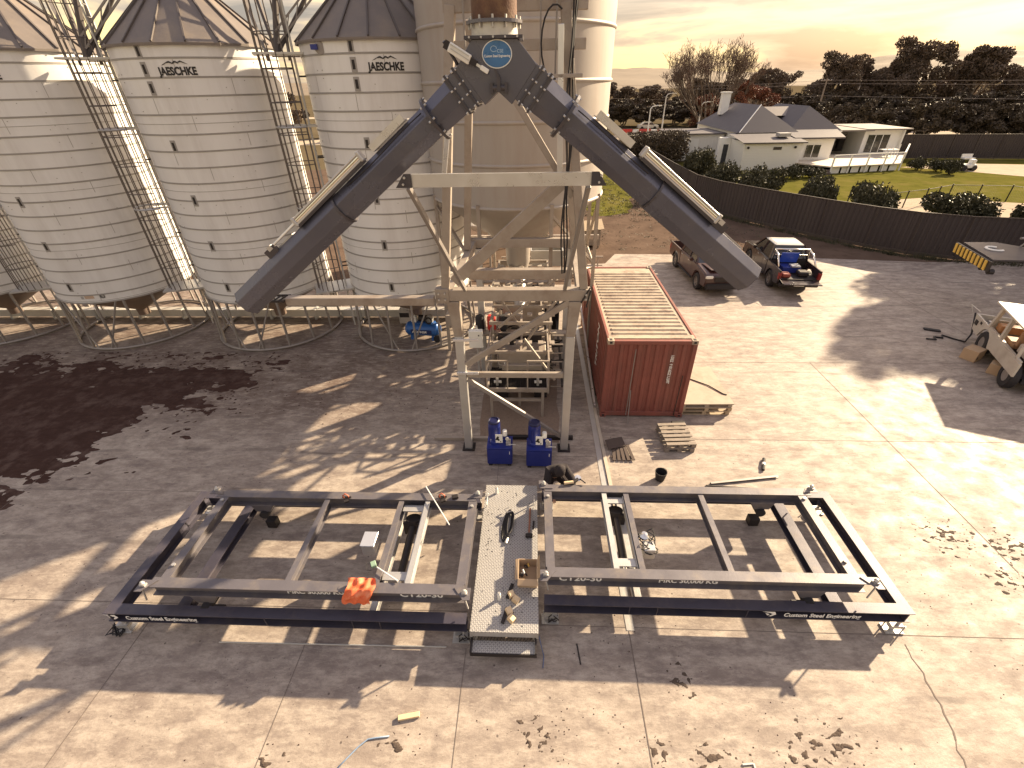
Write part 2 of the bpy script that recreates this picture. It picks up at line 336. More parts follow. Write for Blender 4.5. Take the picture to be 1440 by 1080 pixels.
def text_mesh(body, size, sx=1, off=.0, shear=0, align='CENTER', ext=.002, space=1):
    cu = bpy.data.curves.new('lettering', 'FONT'); cu.body = body; cu.size = size; cu.align_x = align; cu.align_y = 'CENTER'; cu.extrude = ext; cu.offset = off; cu.shear = shear; cu.resolution_u = 3; cu.space_character = space
    o = bpy.data.objects.new('lettering', cu); COL.objects.link(o); bpy.context.view_layer.update()
    me = bpy.data.meshes.new_from_object(o.evaluated_get(bpy.context.evaluated_depsgraph_get()))
    bpy.data.objects.remove(o); bpy.data.curves.remove(cu)
    mb = MB(); mb.v = [(q.co.x*sx, q.co.y, q.co.z) for q in me.vertices]; mb.f = [tuple(p.vertices) for p in me.polygons]; bpy.data.meshes.remove(me); return mb
def xform(mb, mat): mb.v = [tuple(mat@V(q)) for q in mb.v]; return mb
def face_front(loc): return Matrix.Translation(loc)@Matrix.Rotation(pi/2, 4, 'X')   # text readable from -y
def word(body, size, loc, parent, mat, name='lettering', rot=None, world=True, **k):
    mb = text_mesh(body, size, **k); xform(mb, rot if rot is not None else face_front(loc)); return mb.build(name, mat, parent, world=world, fix=False)

# ------------------------------------------------------------ ground
def sheet(pts, z): return MB().add([(a, b, z) for a, b in pts], [tuple(range(len(pts)))])
def grid(x0, x1, y0, y1, nx, ny, fz):
    mb = MB(); vs = [(x0+(x1-x0)*i/nx, y0+(y1-y0)*j/ny) for j in range(ny+1) for i in range(nx+1)]
    return mb.add([(a, b, fz(a, b)) for a, b in vs], [(j*(nx+1)+i, j*(nx+1)+i+1, (j+1)*(nx+1)+i+1, (j+1)*(nx+1)+i) for j in range(ny) for i in range(nx)])
struct('ground', sheet([(-2500,-1500),(2500,-1500),(2500,3000),(-2500,3000)], -.03), field_m)
def rag(pts, amp, step=.5, seed=1):
    rnd = random.Random(seed); out = []
    for i, p in enumerate(pts):
        q = pts[(i+1) % len(pts)]; n = max(1, int(hypot(q[0]-p[0], q[1]-p[1])/step))
        for k in range(n): out.append((p[0]+(q[0]-p[0])*k/n+rnd.uniform(-amp, amp), p[1]+(q[1]-p[1])*k/n+rnd.uniform(-amp, amp)))
    return out
struct('bare_earth', sheet(rag([(-60,-12),(60,-12),(60,24.6),(29,24.6),(22.5,26),(18.6,29.6),(14,37),(13.6,60),(0,62),(-60,60)], .15, 1.5), -.018), earth_m)
struct('concrete_yard', sheet([(-60,-12),(60,-12),(60,24.2),(21.5,25.2),(11.2,26.6),(4.9,26.9),(4.1,25.2),(2.4,25.1),(2.4,22),(-60,22)], 0), concrete)
jm = MB()
for y_, x0, x1, wd in ((4.88,-30,-1.2,.014),(4.66,.2,30,.014),(7.82,-30,-.9,.01),(9.31,-6,1.7,.012),(10.1,2.1,30,.012),(14.38,5,30,.011),(21.3,5,30,.012),(15.0,-30,-1.9,.02)):
    wd *= .75; jm.box(x0, x1, y_-wd/2, y_+wd/2, .002, .004)
for x_, y0, y1, wd in ((-1.14,-5,4.2,.012),(1.84,-5,4.6,.02),(-4.1,-5,4.5,.012),(-7.3,-5,4.88,.012),(-.85,7.9,9.3,.01),(9.95,6.0,14.4,.014),(-13,4.9,14,.012),(17,5,24,.012)):
    wd *= .75; jm.box(x_-wd/2, x_+wd/2, y0, y1, .0045, .0062)
rnd = random.Random(3); px, py = 6.72, 4.5
while py > -1:      # ragged crack running down from the corner of the right cradle
    nx, ny = px-rnd.uniform(.0, .06)+rnd.uniform(-.03, .03), py-.12; ww = rnd.uniform(.005, .014)
    jm.add([(px-ww, py, .0045),(px+ww, py, .0045),(nx+ww, ny, .0045),(nx-ww, ny, .0045)], [(0,1,2,3)]); px, py = nx, ny
struct('slab_joints', jm, joint_m)
from mathutils import noise as mn
def soilz(a, b):
    e_ = min((14.9-b)*.9, (-12.2-a)*.5+(b-9)*.28+.5, 6)
    k_ = mn.fractal(V((a*.55, b*1.1, 3)), 1.0, 2.0, 5)*1.3+mn.fractal(V((a*3, b*5, 7)), .8, 2.0, 6)*.8
    return -.02+.03*min(2.2, e_+k_)+(.012*mn.noise(V((a*9, b*9, 0))) if e_+k_ > .6 else 0)
struct('dark_soil', grid(-40, -8.5, 3.5, 15.0, 315, 230, soilz), dirt_m)
MP = [(1.95,2.7,.35),(2.75,2.65,.5),(4.3,2.8,.55),(4.75,2.95,.4),(9.2,6.9,.7),(10.2,6.6,.7),(9.7,5.8,.5),(2.6,3.75,.3),(-3.9,2.45,.3),(-2.05,2.75,.25),(.1,2.95,.4),(7.7,9.2,.3)]
def mudz(a, b):
    k_ = -9
    for cx_, cy_, rr_ in MP: k_ = max(k_, 1-hypot(a-cx_, (b-cy_)*1.3)/rr_)
    if k_ < -.9: return -.03
    return -.012+.014*min(1.6, k_*.9+mn.fractal(V((a*7+b*4, b*11-a*2, 2)), .8, 2.1, 7)*1.7-.02)
struct('mud_patches', grid(-4.6, 11.2, 2.0, 7.8, 620, 250, mudz), M('yard_mud', (.085, .065, .053), .9, 0, .4, 8, bump=.4, bscale=40, spec=.1))
# low-lying windrows of soil thrown over the slab edge
mb = MB(); rnd = random.Random(11)
for k in range(900):
    a = rnd.uniform(-20, -2.2); b = rnd.uniform(10.6, 14.9); s_ = rnd.uniform(.006, .022)*(1+(a < -9)*.8)
    if a > -9 and rnd.random() < .6: continue
    mb.add([(a-s_, b-s_, .009), (a+s_, b-s_*.7, .009), (a+s_*.8, b+s_, .009), (a-s_, b+s_*.8, .009), (a, b, .009+s_*.8)], [(0,1,4),(1,2,4),(2,3,4),(3,0,4)])
tag(mb.build('soil_clods', dirt_m), 'scattered dark clods of soil on the concrete in front of the silos', 'soil', kind='stuff')
mb = MB()
for k in range(330):
    cx, cy = rnd.choice([(3.6,3.0),(7.6,5.6),(-4,2.2),(-1.9,2.6),(.5,3.1),(8.6,4.2),(5.2,2.6),(9.2,6.4),(-9,5.5),(2.0,4.5),(1.0,2.9)]); a = rnd.gauss(cx, .75); b = rnd.gauss(cy, .45); s_ = rnd.uniform(.004, .012)
    mb.add([(a-s_, b-s_, .001), (a+s_, b-s_*.5, .001), (a+s_*.6, b+s_, .001), (a-s_, b+s_*.8, .001), (a, b, .001+s_)], [(0,1,4),(1,2,4),(2,3,4),(3,0,4)])
tag(mb.build('mud_crumbs', dirt_m), 'small dark crumbs of mud lying on the near concrete', 'mud', kind='stuff')
struct('lawn', sheet(rag([(13.8,62),(14.2,38),(16.3,35),(19,30.6),(22.8,27),(30,25.4),(64,22),(64,63),(44,70)], .1, 3), -.012), lawn_m)
struct('gravel_drive', sheet(rag([(41,57),(44,55.5),(50,49),(57,40),(70,36),(70,52),(58,57),(48,60)], .25, 1.5, 8), -.004), gravel_m)
struct('pool_paving', sheet([(27.5,34.5),(33,33.0),(38,36.5),(38.5,39),(33,41.5),(28.5,40.5)], -.004), gravel_m)
struct('grass_patch', sheet(rag([(4.6,36),(7.5,37),(9.6,47),(8,58),(4,58),(3,44)], .3, 1), -.01), lawn_m)
struct('road', sheet([(-300,96),(400,80),(400,90),(-300,106)], -.01), gravel_m)
struct('far_road', sheet([(-300,172),(500,168),(500,178),(-300,182)], -.01), gravel_m)
struct('hills', grid(-1800, 2200, 700, 1500, 120, 16, lambda a, b: -2+(max(0, (b-700)/800)**.7)*(24+9*sin(a*.0031+.6)+7*sin(a*.0083)+4*sin(a*.031+b*.02)+(a > 750)*min(1, (a-750)/300)*42)), hill_m, smooth=1)

# ------------------------------------------------------------ white silos
def bend(mb, r, phi, z):                # wrap flat lettering (x, y) on a vertical cylinder, phi measured from -y
    mb.v = [((r+q[2])*sin(phi+q[0]/r), -(r+q[2])*cos(phi+q[0]/r), z+q[1]) for q in mb.v]; return mb
RB = 2.32; ZB, ZT = 1.95, 9.62
def make_silo(loc, label):
    t = thing('grain_silo', loc, label, 'silo', 'white grain silos in a row')
    MB().lathe([(RB, ZB), (RB, ZT)], 96).build('wall', white_steel, t, smooth=1)
    b = MB(); z = 9.27; k = 0
    while z > 2.1:
        b.lathe([(RB+.001, z-.02), (RB+.014, z-.016), (RB+.014, z-.004), (RB+.001, z), (RB+.001, z+.014), (RB+.009, z+.018), (RB+.009, z+.026), (RB+.001, z+.03)], 96)
        if k % 4 == 3: b.lathe([(RB+.001, z-.24), (RB+.008, z-.236), (RB+.008, z-.228), (RB+.001, z-.224)], 96)
        z -= .455 if k % 4 != 3 else .52; k += 1
    b.lathe([(RB+.001, ZB-.02), (RB+.03, ZB-.02), (RB+.03, ZB+.03), (RB+.001, ZB+.03)], 96)
    b.build('hoop_bands', band_steel, t, smooth=30)
    sm = MB()
    for k_ in range(17):
        for j_ in range(4):
            a = 2*pi*(j_+.37*(k_ % 3)+.2)/4; zz = 9.27-.455*k_
            if zz > 2.4: sm.add([(RB*1.0015*cos(a), RB*1.0015*sin(a), zz-.43), (RB*1.0015*cos(a+.007), RB*1.0015*sin(a+.007), zz-.43), (RB*1.0015*cos(a+.007), RB*1.0015*sin(a+.007), zz-.03), (RB*1.0015*cos(a), RB*1.0015*sin(a), zz-.03)], [(0,1,2,3)])
    sm.build('sheet_laps', band_steel, t, fix=False)
    rv = MB(); rn = random.Random(4)
    for i in range(150):
        a = rn.uniform(0, 2*pi); zz = 9.27-.455*rn.randint(0, 15)+rn.choice((-.09, .1, .2)); 
        rv.cb((( RB+.004)*cos(a), (RB+.004)*sin(a), zz), (.022, .022, .022), a)
    rv.build('bolt_heads', band_steel, t)
    n = 18
    MB().lathe([(RB+.1, ZT-.06), (RB+.1, ZT+.0), (.42, 11.35), (.42, 11.5)], n).build('roof', roof_steel, t)
    rb = MB()
    for i in range(n):
        a = 2*pi*i/n; rb.bar(((RB+.1)*cos(a), (RB+.1)*sin(a), ZT+.025), (.42*cos(a), .42*sin(a), 11.38), .045, .05)
    for rr, zz in ((1.5, 10.31), (.85, 10.96)): rb.path([(rr*cos(2*pi*i/n), rr*sin(2*pi*i/n), zz+.03) for i in range(n)], .018, 5, True)
    rb.build('roof_ribs', rib_steel, t)
    MB().lathe([(.5, 11.48), (.5, 11.62), (.0, 11.75)], 18).build('roof_cap', rib_steel, t)
    c = MB(); c.lathe([(RB-.01, ZB), (.24, .78), (.22, .5), (0, .5)], 48).build('hopper_cone', cone_steel, t, smooth=30)
    gm = MB().path([(2.42*cos(2*pi*i/64), 2.42*sin(2*pi*i/64), .07) for i in range(64)], .05, 8, True); gm.build('base_ring', leg_steel, t, smooth=1)
    for i in range(16):
        a = 2*pi*(i+.5)/16; MB().bar((RB*cos(a), RB*sin(a), ZB), (2.42*cos(a), 2.42*sin(a), .08), .065, .065).build('leg', leg_steel, t)
    for a0, a1 in ((-2.05, -1.67), (-1.08, -1.45), (.6, 1.0), (2.6, 2.2)):
        MB().tube((RB*cos(a0), RB*sin(a0), ZB), (2.42*cos(a1), 2.42*sin(a1), .1), .032).build('brace', leg_steel, t)
    for zz in (9.43, 9.02, 8.57, 7.08, 5.52, 4.05, 2.58):
        g = bend(MB().box(-.08, .08, -.17, .17, .0, .012), RB+.004, -.05, zz).build('sight_window', M('window_frame', (.3, .28, .26), .5), t); bend(MB().box(-.04, .04, -.11, .11, .013, .016), RB+.004, -.05, zz).build('pane', dark, g)
    bend(text_mesh('JAESCHKE', .26, .84, .011, 0, 'CENTER', .001), RB+.012, .33, 8.955).build('lettering', black_t, t, fix=False)
    lg = MB(); z0 = .0
    for poly in ([(-.3,0),(-.2,.05),(-.1,.095),(-.06,.1),(.02,.05),(.0,.03),(-.08,.06),(-.16,.05),(-.22,.02)], [(-.02,.045),(.06,.1),(.1,.1),(.17,.055),(.14,.035),(.09,.065),(.04,.05),(.02,.03)], [(.14,.075),(.22,.11),(.3,.07),(.4,.02),(.3,.045),(.22,.075),(.18,.06)]):
        lg.prism(poly, .0, .003)
    bend(lg, RB+.012, .30, 9.10).build('mountain_emblem', black_t, t)
    bend(MB().box(-.16, .16, -.06, .06, 0, .004), RB+.003, .17, 2.18).build('plate', orange if False else M('tan_label', (.5, .36, .26), .6), t)
    bend(MB().box(-.3, -.2, -.05, .05, 0, .004).box(.42, .44, -.07, .07, 0, .004), RB+.003, .17, 2.16).build('paper_label', M('grey_label', (.35, .34, .33), .6), t)
    bend(text_mesh('E3', .17, 1, .004), RB+.01, .36, 2.17).build('lettering', black_t, t, fix=False)
    # caged ladder on the left (-x) side
    ph = R(246); ld = MB(); cg = MB(); cx, cy = (RB+.2)*cos(R(205)), (RB+.2)*sin(R(205)); ax = V((cos(R(205)), sin(R(205)), 0)); tv = V((-ax.y, ax.x, 0)); c0 = V((cx, cy, 0))
    for s_ in (-.22, .22): ld.bar(c0+tv*s_+V((0,0,.6)), c0+tv*s_+V((0,0,12.3)), .045, .03)
    z = .75
    while z < 12.2: ld.tube(c0+tv*-.22+V((0,0,z)), c0+tv*.22+V((0,0,z)), .011, 5, caps=False); z += .3
    ld.build('ladder', galv, t)
    angs = [R(-125+250*i/12) for i in range(13)]
    def hp(a, z): return c0+ax*(.42+.56*cos(a))+tv*(.56*sin(a))+V((0,0,z))
    for a in angs: cg.bar(hp(a, 2.2), hp(a, 12.4), .028, .014)
    z = 2.2
    while z < 12.5: cg.path([hp(a, z) for a in angs], .014, 4); z += .85
    cg.build('safety_cage', cage_steel, t)
    for zz in (9.35, 7.5, 5.1, 2.2):
        lm = MB().cb(c0+ax*.42+V((0,0,zz)), (1.35, 1.1, .05), R(205)); lm.bar(c0-ax*.2+tv*.5+V((0,0,zz-.03)), c0+ax*.6+tv*.5+V((0,0,zz-.03)), .05); lm.bar(c0-ax*.2-tv*.5+V((0,0,zz-.03)), c0+ax*.6-tv*.5+V((0,0,zz-.03)), .05)
        if zz in (9.35, 2.2): lm.build('landing', galv, t)
        else:
            q = MB(); q.bar(c0-ax*.22+tv*.3+V((0,0,zz)), c0+ax*.5+tv*.3+V((0,0,zz)), .05); q.bar(c0-ax*.22-tv*.3+V((0,0,zz)), c0+ax*.5-tv*.3+V((0,0,zz)), .05); q.path([hp(a, zz) for a in angs], .03, 4); q.build('cage_bracket', galv, t)
    for zz in (8.8, 6.6, 4.2, 3.0):
        q = MB(); q.bar(c0-ax*.22+tv*.22+V((0,0,zz)), c0+tv*.22+V((0,0,zz)), .04); q.bar(c0-ax*.22-tv*.22+V((0,0,zz)), c0-tv*.22+V((0,0,zz)), .04); q.build('ladder_bracket', dark, t)
    return t
s0 = make_silo((-4.82, 17.45, 0), 'white ringed grain silo nearest the steel tower, blue compressor at its foot')
r0 = MB(); r0.tube((-1.05, -1.98, 9.42), (-1.05, -2.12, 9.42), .15, 16).build('fan_housing', leg_steel, s0)
MB().box(-1.28, -1.1, -2.2, -2.05, 9.38, 9.5).build('fan_motor', blue, s0)
s1 = dup(s0, (-10.65, 17.45, 0), -.06, 'white ringed grain silo second from the steel tower, half crossed by the left chute')
for k_ in kids(s1):
    if k_.name.startswith('fan_'): bpy.data.objects.remove(k_)
dup(s1, (-16.7, 17.5, 0), -.02, 'white ringed grain silo third from the steel tower, at the left edge, marked E3')
dup(s1, (-22.6, 17.6, 0), -.02, 'white grain silo farthest left, only its bottom and cone in view')
s5 = thing('round_tank', (-2.3, 27.2, 0), 'pale sunlit silo behind the row, seen between the tower leg and cream silo', 'silo')
MB().lathe([(2.5, 2.2), (2.5, 5.6), (.2, 7.0), (0, 7.0)], 64).build('wall', white_steel, s5, smooth=30); MB().lathe([(2.5, 2.2), (.3, 1.0), (0, 1.0)], 48).build('hopper_cone', white_steel, s5, smooth=30)
for i in range(8): MB().tube((2.4*cos(i*pi/4), 2.4*sin(i*pi/4), 2.3), (2.4*cos(i*pi/4), 2.4*sin(i*pi/4), -.03), .06).build('leg', leg_steel, s5)
# overhead steelwork between the silo roofs
def overhead(x, label):
    t = thing('overhead_frame', (x, 16.6, 9.4), label, 'steel frame', 'frames holding pipes over the silo roofs')
    MB().tube((x, 16.3, 9.35), (x+.9, 17.2, 14.5), .09).tube((x, 16.3, 9.35), (x-1.6, 18.5, 13.5), .06).tube((x, 16.3, 9.35), (x+2.6, 17.8, 12.9), .055).build('post', rib_steel, t, world=True)
    q = MB(); a, b_ = V((x+.1, 16.3, 9.6)), V((x+3.0, 17.6, 12.4)); o = V((0, 0, .28))
    q.bar(a, b_, .05); q.bar(a+o, b_+o, .05)
    for i in range(10): q.bar(a+(b_-a)*i/10, a+(b_-a)*(i+.5)/10+o, .03)
    q.build('truss', leg_steel, t, world=True)
    for dx in (-.35, .3): MB().bar((x+dx, 16.4, 9.2), (x-.9+dx*3.3, 18, 15), .08, .05).build('stay', leg_steel, t, world=True)
    return t
overhead(-13.4, 'dark steel struts and truss rising over the gap beside the second silo'); overhead(-7.55, 'dark steel struts and truss rising over the gap left of the nearest white silo')
# conveyor trough under the cones
t = thing('conveyor_trough', (-14, 18.1, 0), 'long low pale conveyor trough running under the silo cones', 'conveyor')
MB().box(-32, -3.4, 17.95, 18.3, .12, .44).build('trough', M('pale_trough', (.5, .48, .45), .5, .3, .1, 2, (.3, .25, .22), .5), t, world=True, bevel=.01)
for i in range(15): MB().box(-31.5+i*2, -31.4+i*2, 17.92, 18.33, 0, .46).build('support_band', galv, t, world=True)

# ------------------------------------------------------------ big cream silo on legs
BX, BY, BR = -.5, 16.3, 2.78
t = thing('cream_silo', (BX, BY, 0), 'large cream hopper silo standing on steel legs behind the tower', 'silo')
prof = [(BR-.0, 5.5)]; z = 5.9
MB().lathe([(BR, 5.45), (BR, 16)], 96).build('wall', big_steel, t, smooth=1)
q = MB()
for z in (5.5, 6.62, 7.65, 8.55, 9.75, 11.2, 12.6, 14): q.lathe([(BR+.001, z-.05), (BR+.035, z-.025), (BR+.04, z), (BR+.035, z+.025), (BR+.001, z+.05)], 96)
q.build('hoop_bands', big_steel, t, smooth=1)
MB().lathe([(BR-.02, 5.45), (.45, 3.75), (.42, 3.1), (.3, 2.7), (.3, 2.5), (0, 2.5)], 64).build('hopper_cone', big_steel, t, smooth=30)
MB().cb((-.05, -1.35, 4.72), (1.0, .05, .06), 0, .6).cb((-.3, -1.3, 4.83), (.62, .06, .05), 0, 0, -.25).cb((.3, -1.3, 4.83), (.62, .06, .05), 0, 0, .25).build('hatch_hood', big_steel, t)
for i in range(8):
    a = pi/8+i*pi/4; MB().bar((BR*cos(a), BR*sin(a), 5.6), ((BR+.05)*cos(a), (BR+.05)*sin(a), 0), .11, .11).build('leg', old_steel, t)
    a2 = a+pi/4
    if i in (3, 4, 7, 0, 1, 6): MB().bar((BR*cos(a), BR*sin(a), 5.3), (BR*cos(a2), BR*sin(a2), 3.4), .08).build('brace', old_steel, t)
MB().path([((BR+.02)*cos(pi/8+i*pi/4), (BR+.02)*sin(pi/8+i*pi/4), 3.3) for i in range(8)], .06, 4, True).build('ring_beam', old_steel, t)

# ------------------------------------------------------------ steel tower
t = thing('steel_tower', (-.4, 11.6, 0), 'weathered cream steel tower frame carrying the chutes in front of the big silo', 'tower')
XL, XR, YF, YB = -1.72, .92, 9.64, 13.6
def tb(name, mat, *bars, **k):
    q = MB()
    for b_ in bars: q.bar(*b_)
    return q.build(name, mat, t, world=True, bevel=k.get('bevel', .006))
for x_, y_ in ((XL, YF), (XR, YF), (XL+.1, YB), (XR+.2, YB)):
    l_ = tb('leg', galv, ((x_, y_, .03), (x_, y_, 3.52 if y_ == YF else 4.4), .2, .2, (0,1,0)))
    MB().box(x_-.17, x_+.17, y_-.17, y_+.17, .005, .03).build('base_plate', dark, l_, world=True)
for x_ in (XL, XR):
    s_ = 1 if x_ == XR else -1
    MB().add([(x_-.1, YF-.1, 3.525), (x_+.1, YF-.1, 3.525), (x_+.1, YF+.1, 3.525), (x_-.1, YF+.1, 3.525), (x_-.14+s_*.06, YF-.13, 4.42), (x_+.14+s_*.06, YF-.13, 4.42), (x_+.14+s_*.06, YF+.13, 4.42), (x_-.14+s_*.06, YF+.13, 4.42)], [(0,3,2,1),(4,5,6,7),(0,1,5,4),(1,2,6,5),(2,3,7,6),(3,0,4,7)]).build('leg_head', old_steel, t, world=True, bevel=.006)
tb('front_beam', old_steel, ((-1.98, YF, 4.56), (1.3, YF, 4.56), .22, .26))
tb('rear_beam', old_steel, ((-1.9, YB, 4.56), (1.4, YB, 4.56), .2, .26))
tb('middle_beam', old_steel, ((-1.55, 10.9, 4.58), (1.0, 10.9, 4.58), .2, .24))
tb('side_beam', old_steel, ((-1.85, YF+.12, 4.54), (-1.75, YB-.11, 4.54), .18, .22)); tb('side_beam', old_steel, ((1.1, YF+.12, 4.54), (1.2, YB-.11, 4.54), .18, .22))
tb('corner_block', old_steel, ((-2.0, YF-.14, 4.56), (-2.0, YF+.14, 4.56), .3, .34)); 
tb('lower_beam', old_steel, ((XL+.11, YF, 2.42), (XR-.11, YF, 2.42), .1, .14))
tb('diagonal_brace', old_steel, ((XL+.13, YF-.06, 2.75), (.85, YF-.06, 4.4), .1, .14))
tb('diagonal_brace', leg_steel, ((XL+.13, YF-.06, 2.3), (.82, YF-.02, .45), .08, .1))
tb('diagonal_brace', old_steel, ((-.95, 11.9, 2.6), (.9, 11.9, 4.3), .06, .07)); tb('clamp', galv_bright, ((-1.86, YF-.12, 3.45), (-1.25, YF-.12, 3.45), .04, .07)); tb('clamp', galv_bright, ((-1.84, YF-.12, 2.52), (-1.3, YF-.12, 2.52), .04, .07))
# upper frame, leaning in towards the top
TOPZ = 9.6
ul = [((-1.93, YF, 4.7), (-1.38, YF+.05, TOPZ)), ((1.15, YF, 4.7), (.52, YF+.05, TOPZ)), ((-1.8, 12.6, 4.7), (-1.3, 11.8, TOPZ)), ((1.15, 12.6, 4.7), (.6, 11.8, TOPZ))]
for a, b_ in ul: tb('upper_leg', old_steel, (a, b_, .17, .19, (0, 1, 0)))
tb('guide_rail', galv_bright, ((-1.72, YF-.22, 6.9), (-1.40, YF-.22, 8.6), .09, .05)); tb('guide_rail', galv_bright, ((.52, YF-.22, 6.9), (.45, YF-.22, 9.3), .1, .06))
tb('diagonal_brace', old_steel, ((-1.72, YF+.02, 4.85), (.68, YF+.02, 6.95), .12, .24)); tb('diagonal_brace', old_steel, ((-.55, YF+.05, 8.6), (.8, YF+.05, 6.6), .1, .12))
tb('strut', leg_steel, ((-1.92, 7.52, 7.18), (-1.46, YF-.16, 4.72), .07, .09)); tb('strut', leg_steel, ((.86, 7.52, 7.18), (.72, YF-.16, 4.72), .07, .09))
tb('top_beam', old_steel, ((-1.5, YF+.05, 9.05), (.9, YF+.05, 9.05), .12, .16)); tb('top_beam', old_steel, ((-1.5, YF+.05, 9.62), (.9, YF+.05, 9.62), .14, .24)); tb('top_beam', old_steel, ((.0, YF-.2, 8.6), (.85, YF-.2, 8.6), .1, .06))
for x_ in (-1.15, .12, .38): tb('hanger', leg_steel, ((x_, YF-.1, 8.62), (x_, YF-.1, 9.9), .03, .03))

for x_ in (-1.05, -.65, -.25, .15, .5): tb('bin_rib', old_steel, ((x_, 9.3, 9.75), (x_, 9.3, 11.5), .05, .05))
MB().box(-1.0, .1, 9.75, 10.6, 10.0, 11.6).build('top_bin', rust, t, world=True)
q = MB()
for i in range(3):
    q.path([(.62+.03*sin(k*.9+i)+.04*i, YF-.2+.03*i, 9.9-k*.32) for k in range(16)], .017, 5)
q.path([(.35+.22*cos(R(a)), YF-.25, 9.05+.5*sin(R(a))) for a in range(60, 300, 20)], .015, 5)
q.build('cables', black, t, world=True, smooth=1)
bl = MB()
for x_, z_ in ((-2.07, 4.63), (-1.93, 4.63), (-2.07, 4.49), (-1.93, 4.49), (.62, 8.66), (.7, 8.56), (1.2, 4.6), (1.2, 4.5)): bl.tube((x_, YF-.15, z_), (x_, YF-.19, z_), .022, 6)
bl.build('bolts', galv, t, world=True)
tb('cable_bundle', dark, ((1.1, YF-.15, 4.4), (1.28, YF-.12, 4.75), .03, .03), ((1.22, YF-.15, 4.3), (1.3, YF-.13, 4.7), .03, .03))
# cable tray running left from the tower
t = thing('cable_tray', (-4.3, 9.5, 4.5), 'long level steel arm running left from the tower below the left chute', 'steel beam')
MB().box(-5.5, -2.16, 9.3, 9.5, 4.42, 4.6).build('beam', old_steel, t, world=True, bevel=.01)
q = MB(); q.bar((-6.6, 9.25, 4.55), (-5.5, 9.25, 4.55), .04); q.bar((-6.6, 9.6, 4.55), (-5.5, 9.6, 4.55), .04)
for i in range(9): q.bar((-6.55+i*.13, 9.27, 4.55), (-6.5+i*.13, 9.58, 4.55), .025)
q.path([(-6.6+i*.1, 9.35+.06*sin(i*1.9), 4.6+.03*sin(i*2.7)) for i in range(12)], .014, 5); q.build('ladder_section', dark, t, world=True)

# electrical box etc. at rear-left leg
t = thing('control_box', (-1.75, 12.6, 1.6), 'pale square control box fixed beside the rear tower leg', 'electrical box')
MB().box(-1.93, -1.5, 12.45, 12.62, 1.62, 2.2).build('enclosure', white_p, t, world=True, bevel=.012); MB().tube((-1.62, 12.43, 2.06), (-1.62, 12.45, 2.06), .02).build('lock', dark, t, world=True)
MB().bar((-1.7, 12.64, .0), (-1.7, 12.64, 2.3), .06, .05, (0,1,0)).build('post', galv, t, world=True)
for i, (x_, mt_, nm) in enumerate(((-1.66, black, 'black'), (-1.28, red_p, 'red'), (-.9, black, 'black'))):
    o = thing('drum', (x_, 13.25, 1.9), ['black cylinder motor on the rail left of the red one', 'red cylinder motor on the rail behind the tower beam', 'black cylinder motor on the rail right of the red one'][i], 'motor', 'motors on the rail behind the tower')
    MB().lathe([(.0, 0), (.14, 0), (.14, .4), (.11, .46), (0, .46)], 16).build('housing', mt_, o, smooth=30); MB().lathe([(.09, -.1), (.09, .0)], 12, caps=True).build('foot', dark, o)
t = thing('conveyor_line', (0, 14, 0), 'aged steel conveyor trough and frames running back under the big silo', 'conveyor')
MB().box(-1.9, 1.3, 13.1, 13.4, 1.7, 1.79).build('rail', old_steel, t, world=True)
for i, (y_, z_) in enumerate(((13.2, 1.7), (15.2, 2.3), (17.4, 2.6))): 
    for x_ in (-1.2, .7): MB().bar((x_, y_, 0), (x_, y_, z_), .1, .1, (0,1,0)).build('post', old_steel, t, world=True)
    MB().bar((-1.3, y_-.08, z_+.07), (.8, y_-.08, z_+.07), .1, .12).build('crossbeam', old_steel, t, world=True)
def openbox(x0, x1, y0, y1, z0, z1, w_=.05): return MB().box(x0, x1, y0, y0+w_, z0, z1).box(x0, x1, y1-w_, y1, z0, z1).box(x0, x0+w_, y0+w_, y1-w_, z0, z1).box(x1-w_, x1, y0+w_, y1-w_, z0, z1).box(x0+w_, x1-w_, y0+w_, y1-w_, z0, z0+.04)
openbox(-.95, .35, 13.9, 15.0, 1.75, 2.35).build('inlet_box', old_steel, t, world=True)
openbox(-.05, 1.2, 17.2, 18.4, 2.6, 3.2).build('inlet_box', galv, t, world=True)
MB().tube((-.4, 14.5, 2.0), (-.45, 15.8, 2.9), .24, 20).build('spout_pipe', galv, t, smooth=30, world=True)
MB().box(-1.0, .45, 12.1, 13.0, 1.0, 1.65).box(-.9, .35, 11.95, 12.1, 1.1, 1.3).build('gear_housing', old_steel, t, world=True, bevel=.02)
for y_ in (11.8, 12.4, 13.0, 14.2, 16.2): MB().tube((-1.0, y_, .95), (.55, y_, .95), .045, 10).build('roller', dark, t, world=True)
MB().box(-3.2, 3.2, 22.2, 22.35, 2.2, 2.4).build('far_beam', old_steel, t, world=True)
MB().box(-2.9, -2.7, 14.0, 22.0, 1.6, 2.0).build('side_duct', old_steel, t, world=True)
q = MB(); rn = random.Random(5)
for i in range(16):
    y_ = 12+i*.6; q.bar((-1.3, y_, rn.uniform(.3, 1.5)), (1.0, y_+rn.uniform(-.5, .5), rn.uniform(.3, 1.6)), .05)
for x_ in (-1.3, .95): q.bar((x_, 11.4, .9), (x_, 21.5, 1.1), .08)
for i in range(10): q.path([(rn.uniform(-1, .8), 11.9+rn.uniform(0, .8), 1.1) for _ in range(4)], .018, 4)
q.build('linkage', dark, t, world=True)
for i in range(3):
    MB().box(-1.0+i*.75, -.45+i*.75, 15.9, 16.3, .3, 1.2+.2*i).build('drive_guard', [old_steel, galv, dark][i], t, world=True, bevel=.02)
